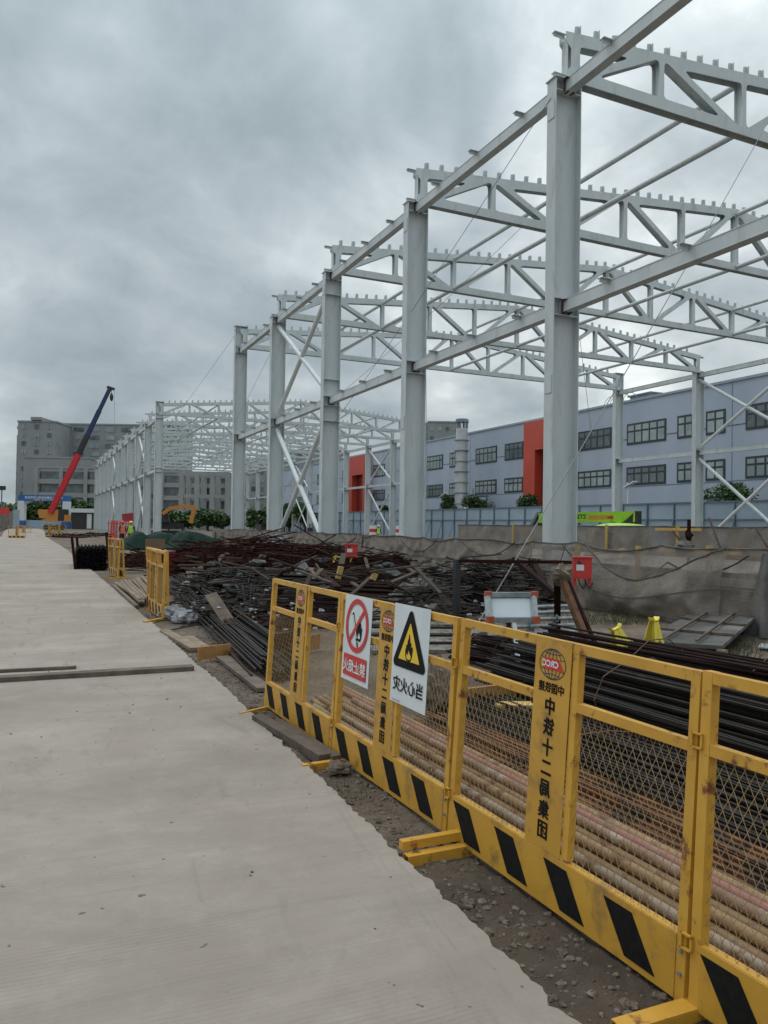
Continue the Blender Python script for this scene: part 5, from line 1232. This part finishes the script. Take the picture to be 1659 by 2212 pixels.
# red frames and banner near the workers
for k, px in enumerate((241, 249, 268)):
    a = D(px, 1160, 64); o = thing('steel_rack', ('red steel rack, leftmost by the far columns', 'red steel rack in the middle of three', 'red steel rack beside the workers')[k], 'rack', (a.x, a.y, 0))
    for j in range(4): MB().bar((-.3 + .2 * j, 0, 0), (-.25 + .2 * j, 0, 1.85), .07, .07).build('bar', RED, o)
    MB().bar((-.4, 0, 1.6), (.45, 0, 1.6), .06, .06).build('bar', RED, o)
a, b = D(264, 1119, 70), D(289, 1116.5, 70); o = thing('red_sign', 'dark red sign board on posts by the far columns', 'sign', (a.x, a.y, 0)); MB().bar(a, b, .05, .75).build('board', mat('dark_red_paint', (.28, .02, .03), (.33, .03, .035), 2, .5), o, off=o.location)
for c_ in (a, b): MB().bar((c_.x, c_.y, 0), (c_.x, c_.y, c_.z), .07, .07).build('leg', GALV, o, off=o.location)

# ------------------------------------------------------------ workers
def person(lab, loc, rz, vest, helmet, bend=0):
    o = thing('person', lab, 'person', loc, rz); me = bpy.data.meshes.new('body')
    J = [((0, 0, .95), .15), ((0, 0, 1.2), .16), ((0, 0, 1.42), .15), ((0, 0, 1.5), .06), ((0, -.02, 1.6), .1), ((0, -.02, 1.7), .09),
         ((-.1, 0, .88), .1), ((-.12, -.02, .5), .075), ((-.13, .02, .1), .05), ((-.13, -.14, .04), .045), ((.1, 0, .88), .1), ((.13, .03, .5), .075), ((.14, .06, .1), .05), ((.14, -.1, .04), .045),
         ((-.2, 0, 1.4), .07), ((-.27, -.05, 1.13), .05), ((-.22, -.25, .98), .038), ((-.2, -.34, .97), .03), ((.2, 0, 1.4), .07), ((.28, -.03, 1.13), .05), ((.27, -.2, .95), .038), ((.26, -.29, .93), .03)]
    E_ = [(0, 1), (1, 2), (2, 3), (3, 4), (4, 5), (0, 6), (6, 7), (7, 8), (8, 9), (0, 10), (10, 11), (11, 12), (12, 13), (2, 14), (14, 15), (15, 16), (16, 17), (2, 18), (18, 19), (19, 20), (20, 21)]
    me.from_pydata([j[0] for j in J], E_, []); b = bpy.data.objects.new('body', me); C.objects.link(b)
    sk = b.modifiers.new('s', 'SKIN'); b.modifiers.new('u', 'SUBSURF').levels = 1
    for i, v in enumerate(me.skin_vertices[0].data): v.radius = (J[i][1], J[i][1]); v.use_root = (i == 0)
    nm = bpy.data.meshes.new_from_object(b.evaluated_get(bpy.context.evaluated_depsgraph_get())); bpy.data.objects.remove(b)
    nm.materials.clear(); nm.materials.append(CLOTHD); nm.materials.append(SKIN)
    for p in nm.polygons:
        c = p.center; p.material_index = 1 if c.z > 1.5 or (c.y < -.2 and .9 < c.z < 1.05) else 0; p.use_smooth = True
    b = bpy.data.objects.new('body', nm); C.objects.link(b); b.parent = o
    v = MB()
    for z0, z1, r0, r1 in ((.92, 1.15, .19, .19), (1.15, 1.42, .19, .17), (1.42, 1.47, .17, .10)): 
        n = 14; vs = [(rr * 1.15 * math.cos(2 * math.pi * k / n), rr * .85 * math.sin(2 * math.pi * k / n), z) for z, rr in ((z0, r0), (z1, r1)) for k in range(n)]; v.add(vs, [(k, (k + 1) % n, n + (k + 1) % n, n + k) for k in range(n)])
    v.build('vest', vest, o, smooth=True)
    h = MB(); h.blob((0, -.02, 1.7), (.13, .15, .12), 14, 8, 0, .1); h.b2(-.1, .1, -.22, -.1, 1.69, 1.705); h.build('helmet', helmet, o, smooth=True)
    return o
VO = mat('orange_vest', (.75, .12, .05), (.8, .2, .1), 8, .7); VG = mat('green_vest', (.35, .65, .08), (.4, .7, .1), 8, .7); HY = mat('yellow_helmet', (.75, .55, .15), None, rough=.4); HR = mat('red_helmet', (.6, .08, .05), None, rough=.4)
p = D(264, 1140, 54); person('worker in an orange vest and red helmet beside the red racks', (p.x, p.y, 0), R(30), VO, HR)
p = D(283, 1140, 55); person('worker in a lime vest and yellow helmet beside the green tarp', (p.x, p.y, 0), R(-20), VG, HY)
p = D(817, 1140, 75); person('distant worker in a lime vest standing between the columns', (p.x, p.y, 0), R(0), VG, HY)
p = D(669, 1140, 78); person('distant dark-clothed worker seen under the cross bracing', (p.x, p.y, 0), R(0), CLOTHD, DARK)
# red white caps at far column feet
for k, px in enumerate((806, 863)):
    p = D(px, 1140, 90); o = thing('warning_drum', ('red and white drum at a far column foot, left', 'red and white drum at a far column foot, right')[k], 'drum', (p.x, p.y, 0))
    for j in range(4): MB().tube((0, 0, .2 + j * .4), (0, 0, .6 + j * .4 - .001), .5 - j * .03, 12).build('band', (RED, WHT)[j % 2], o)
for k in range(16):
    x = 12 + k * 1.0
bpy.context.view_layer.update()
print('objects', len(bpy.data.objects))
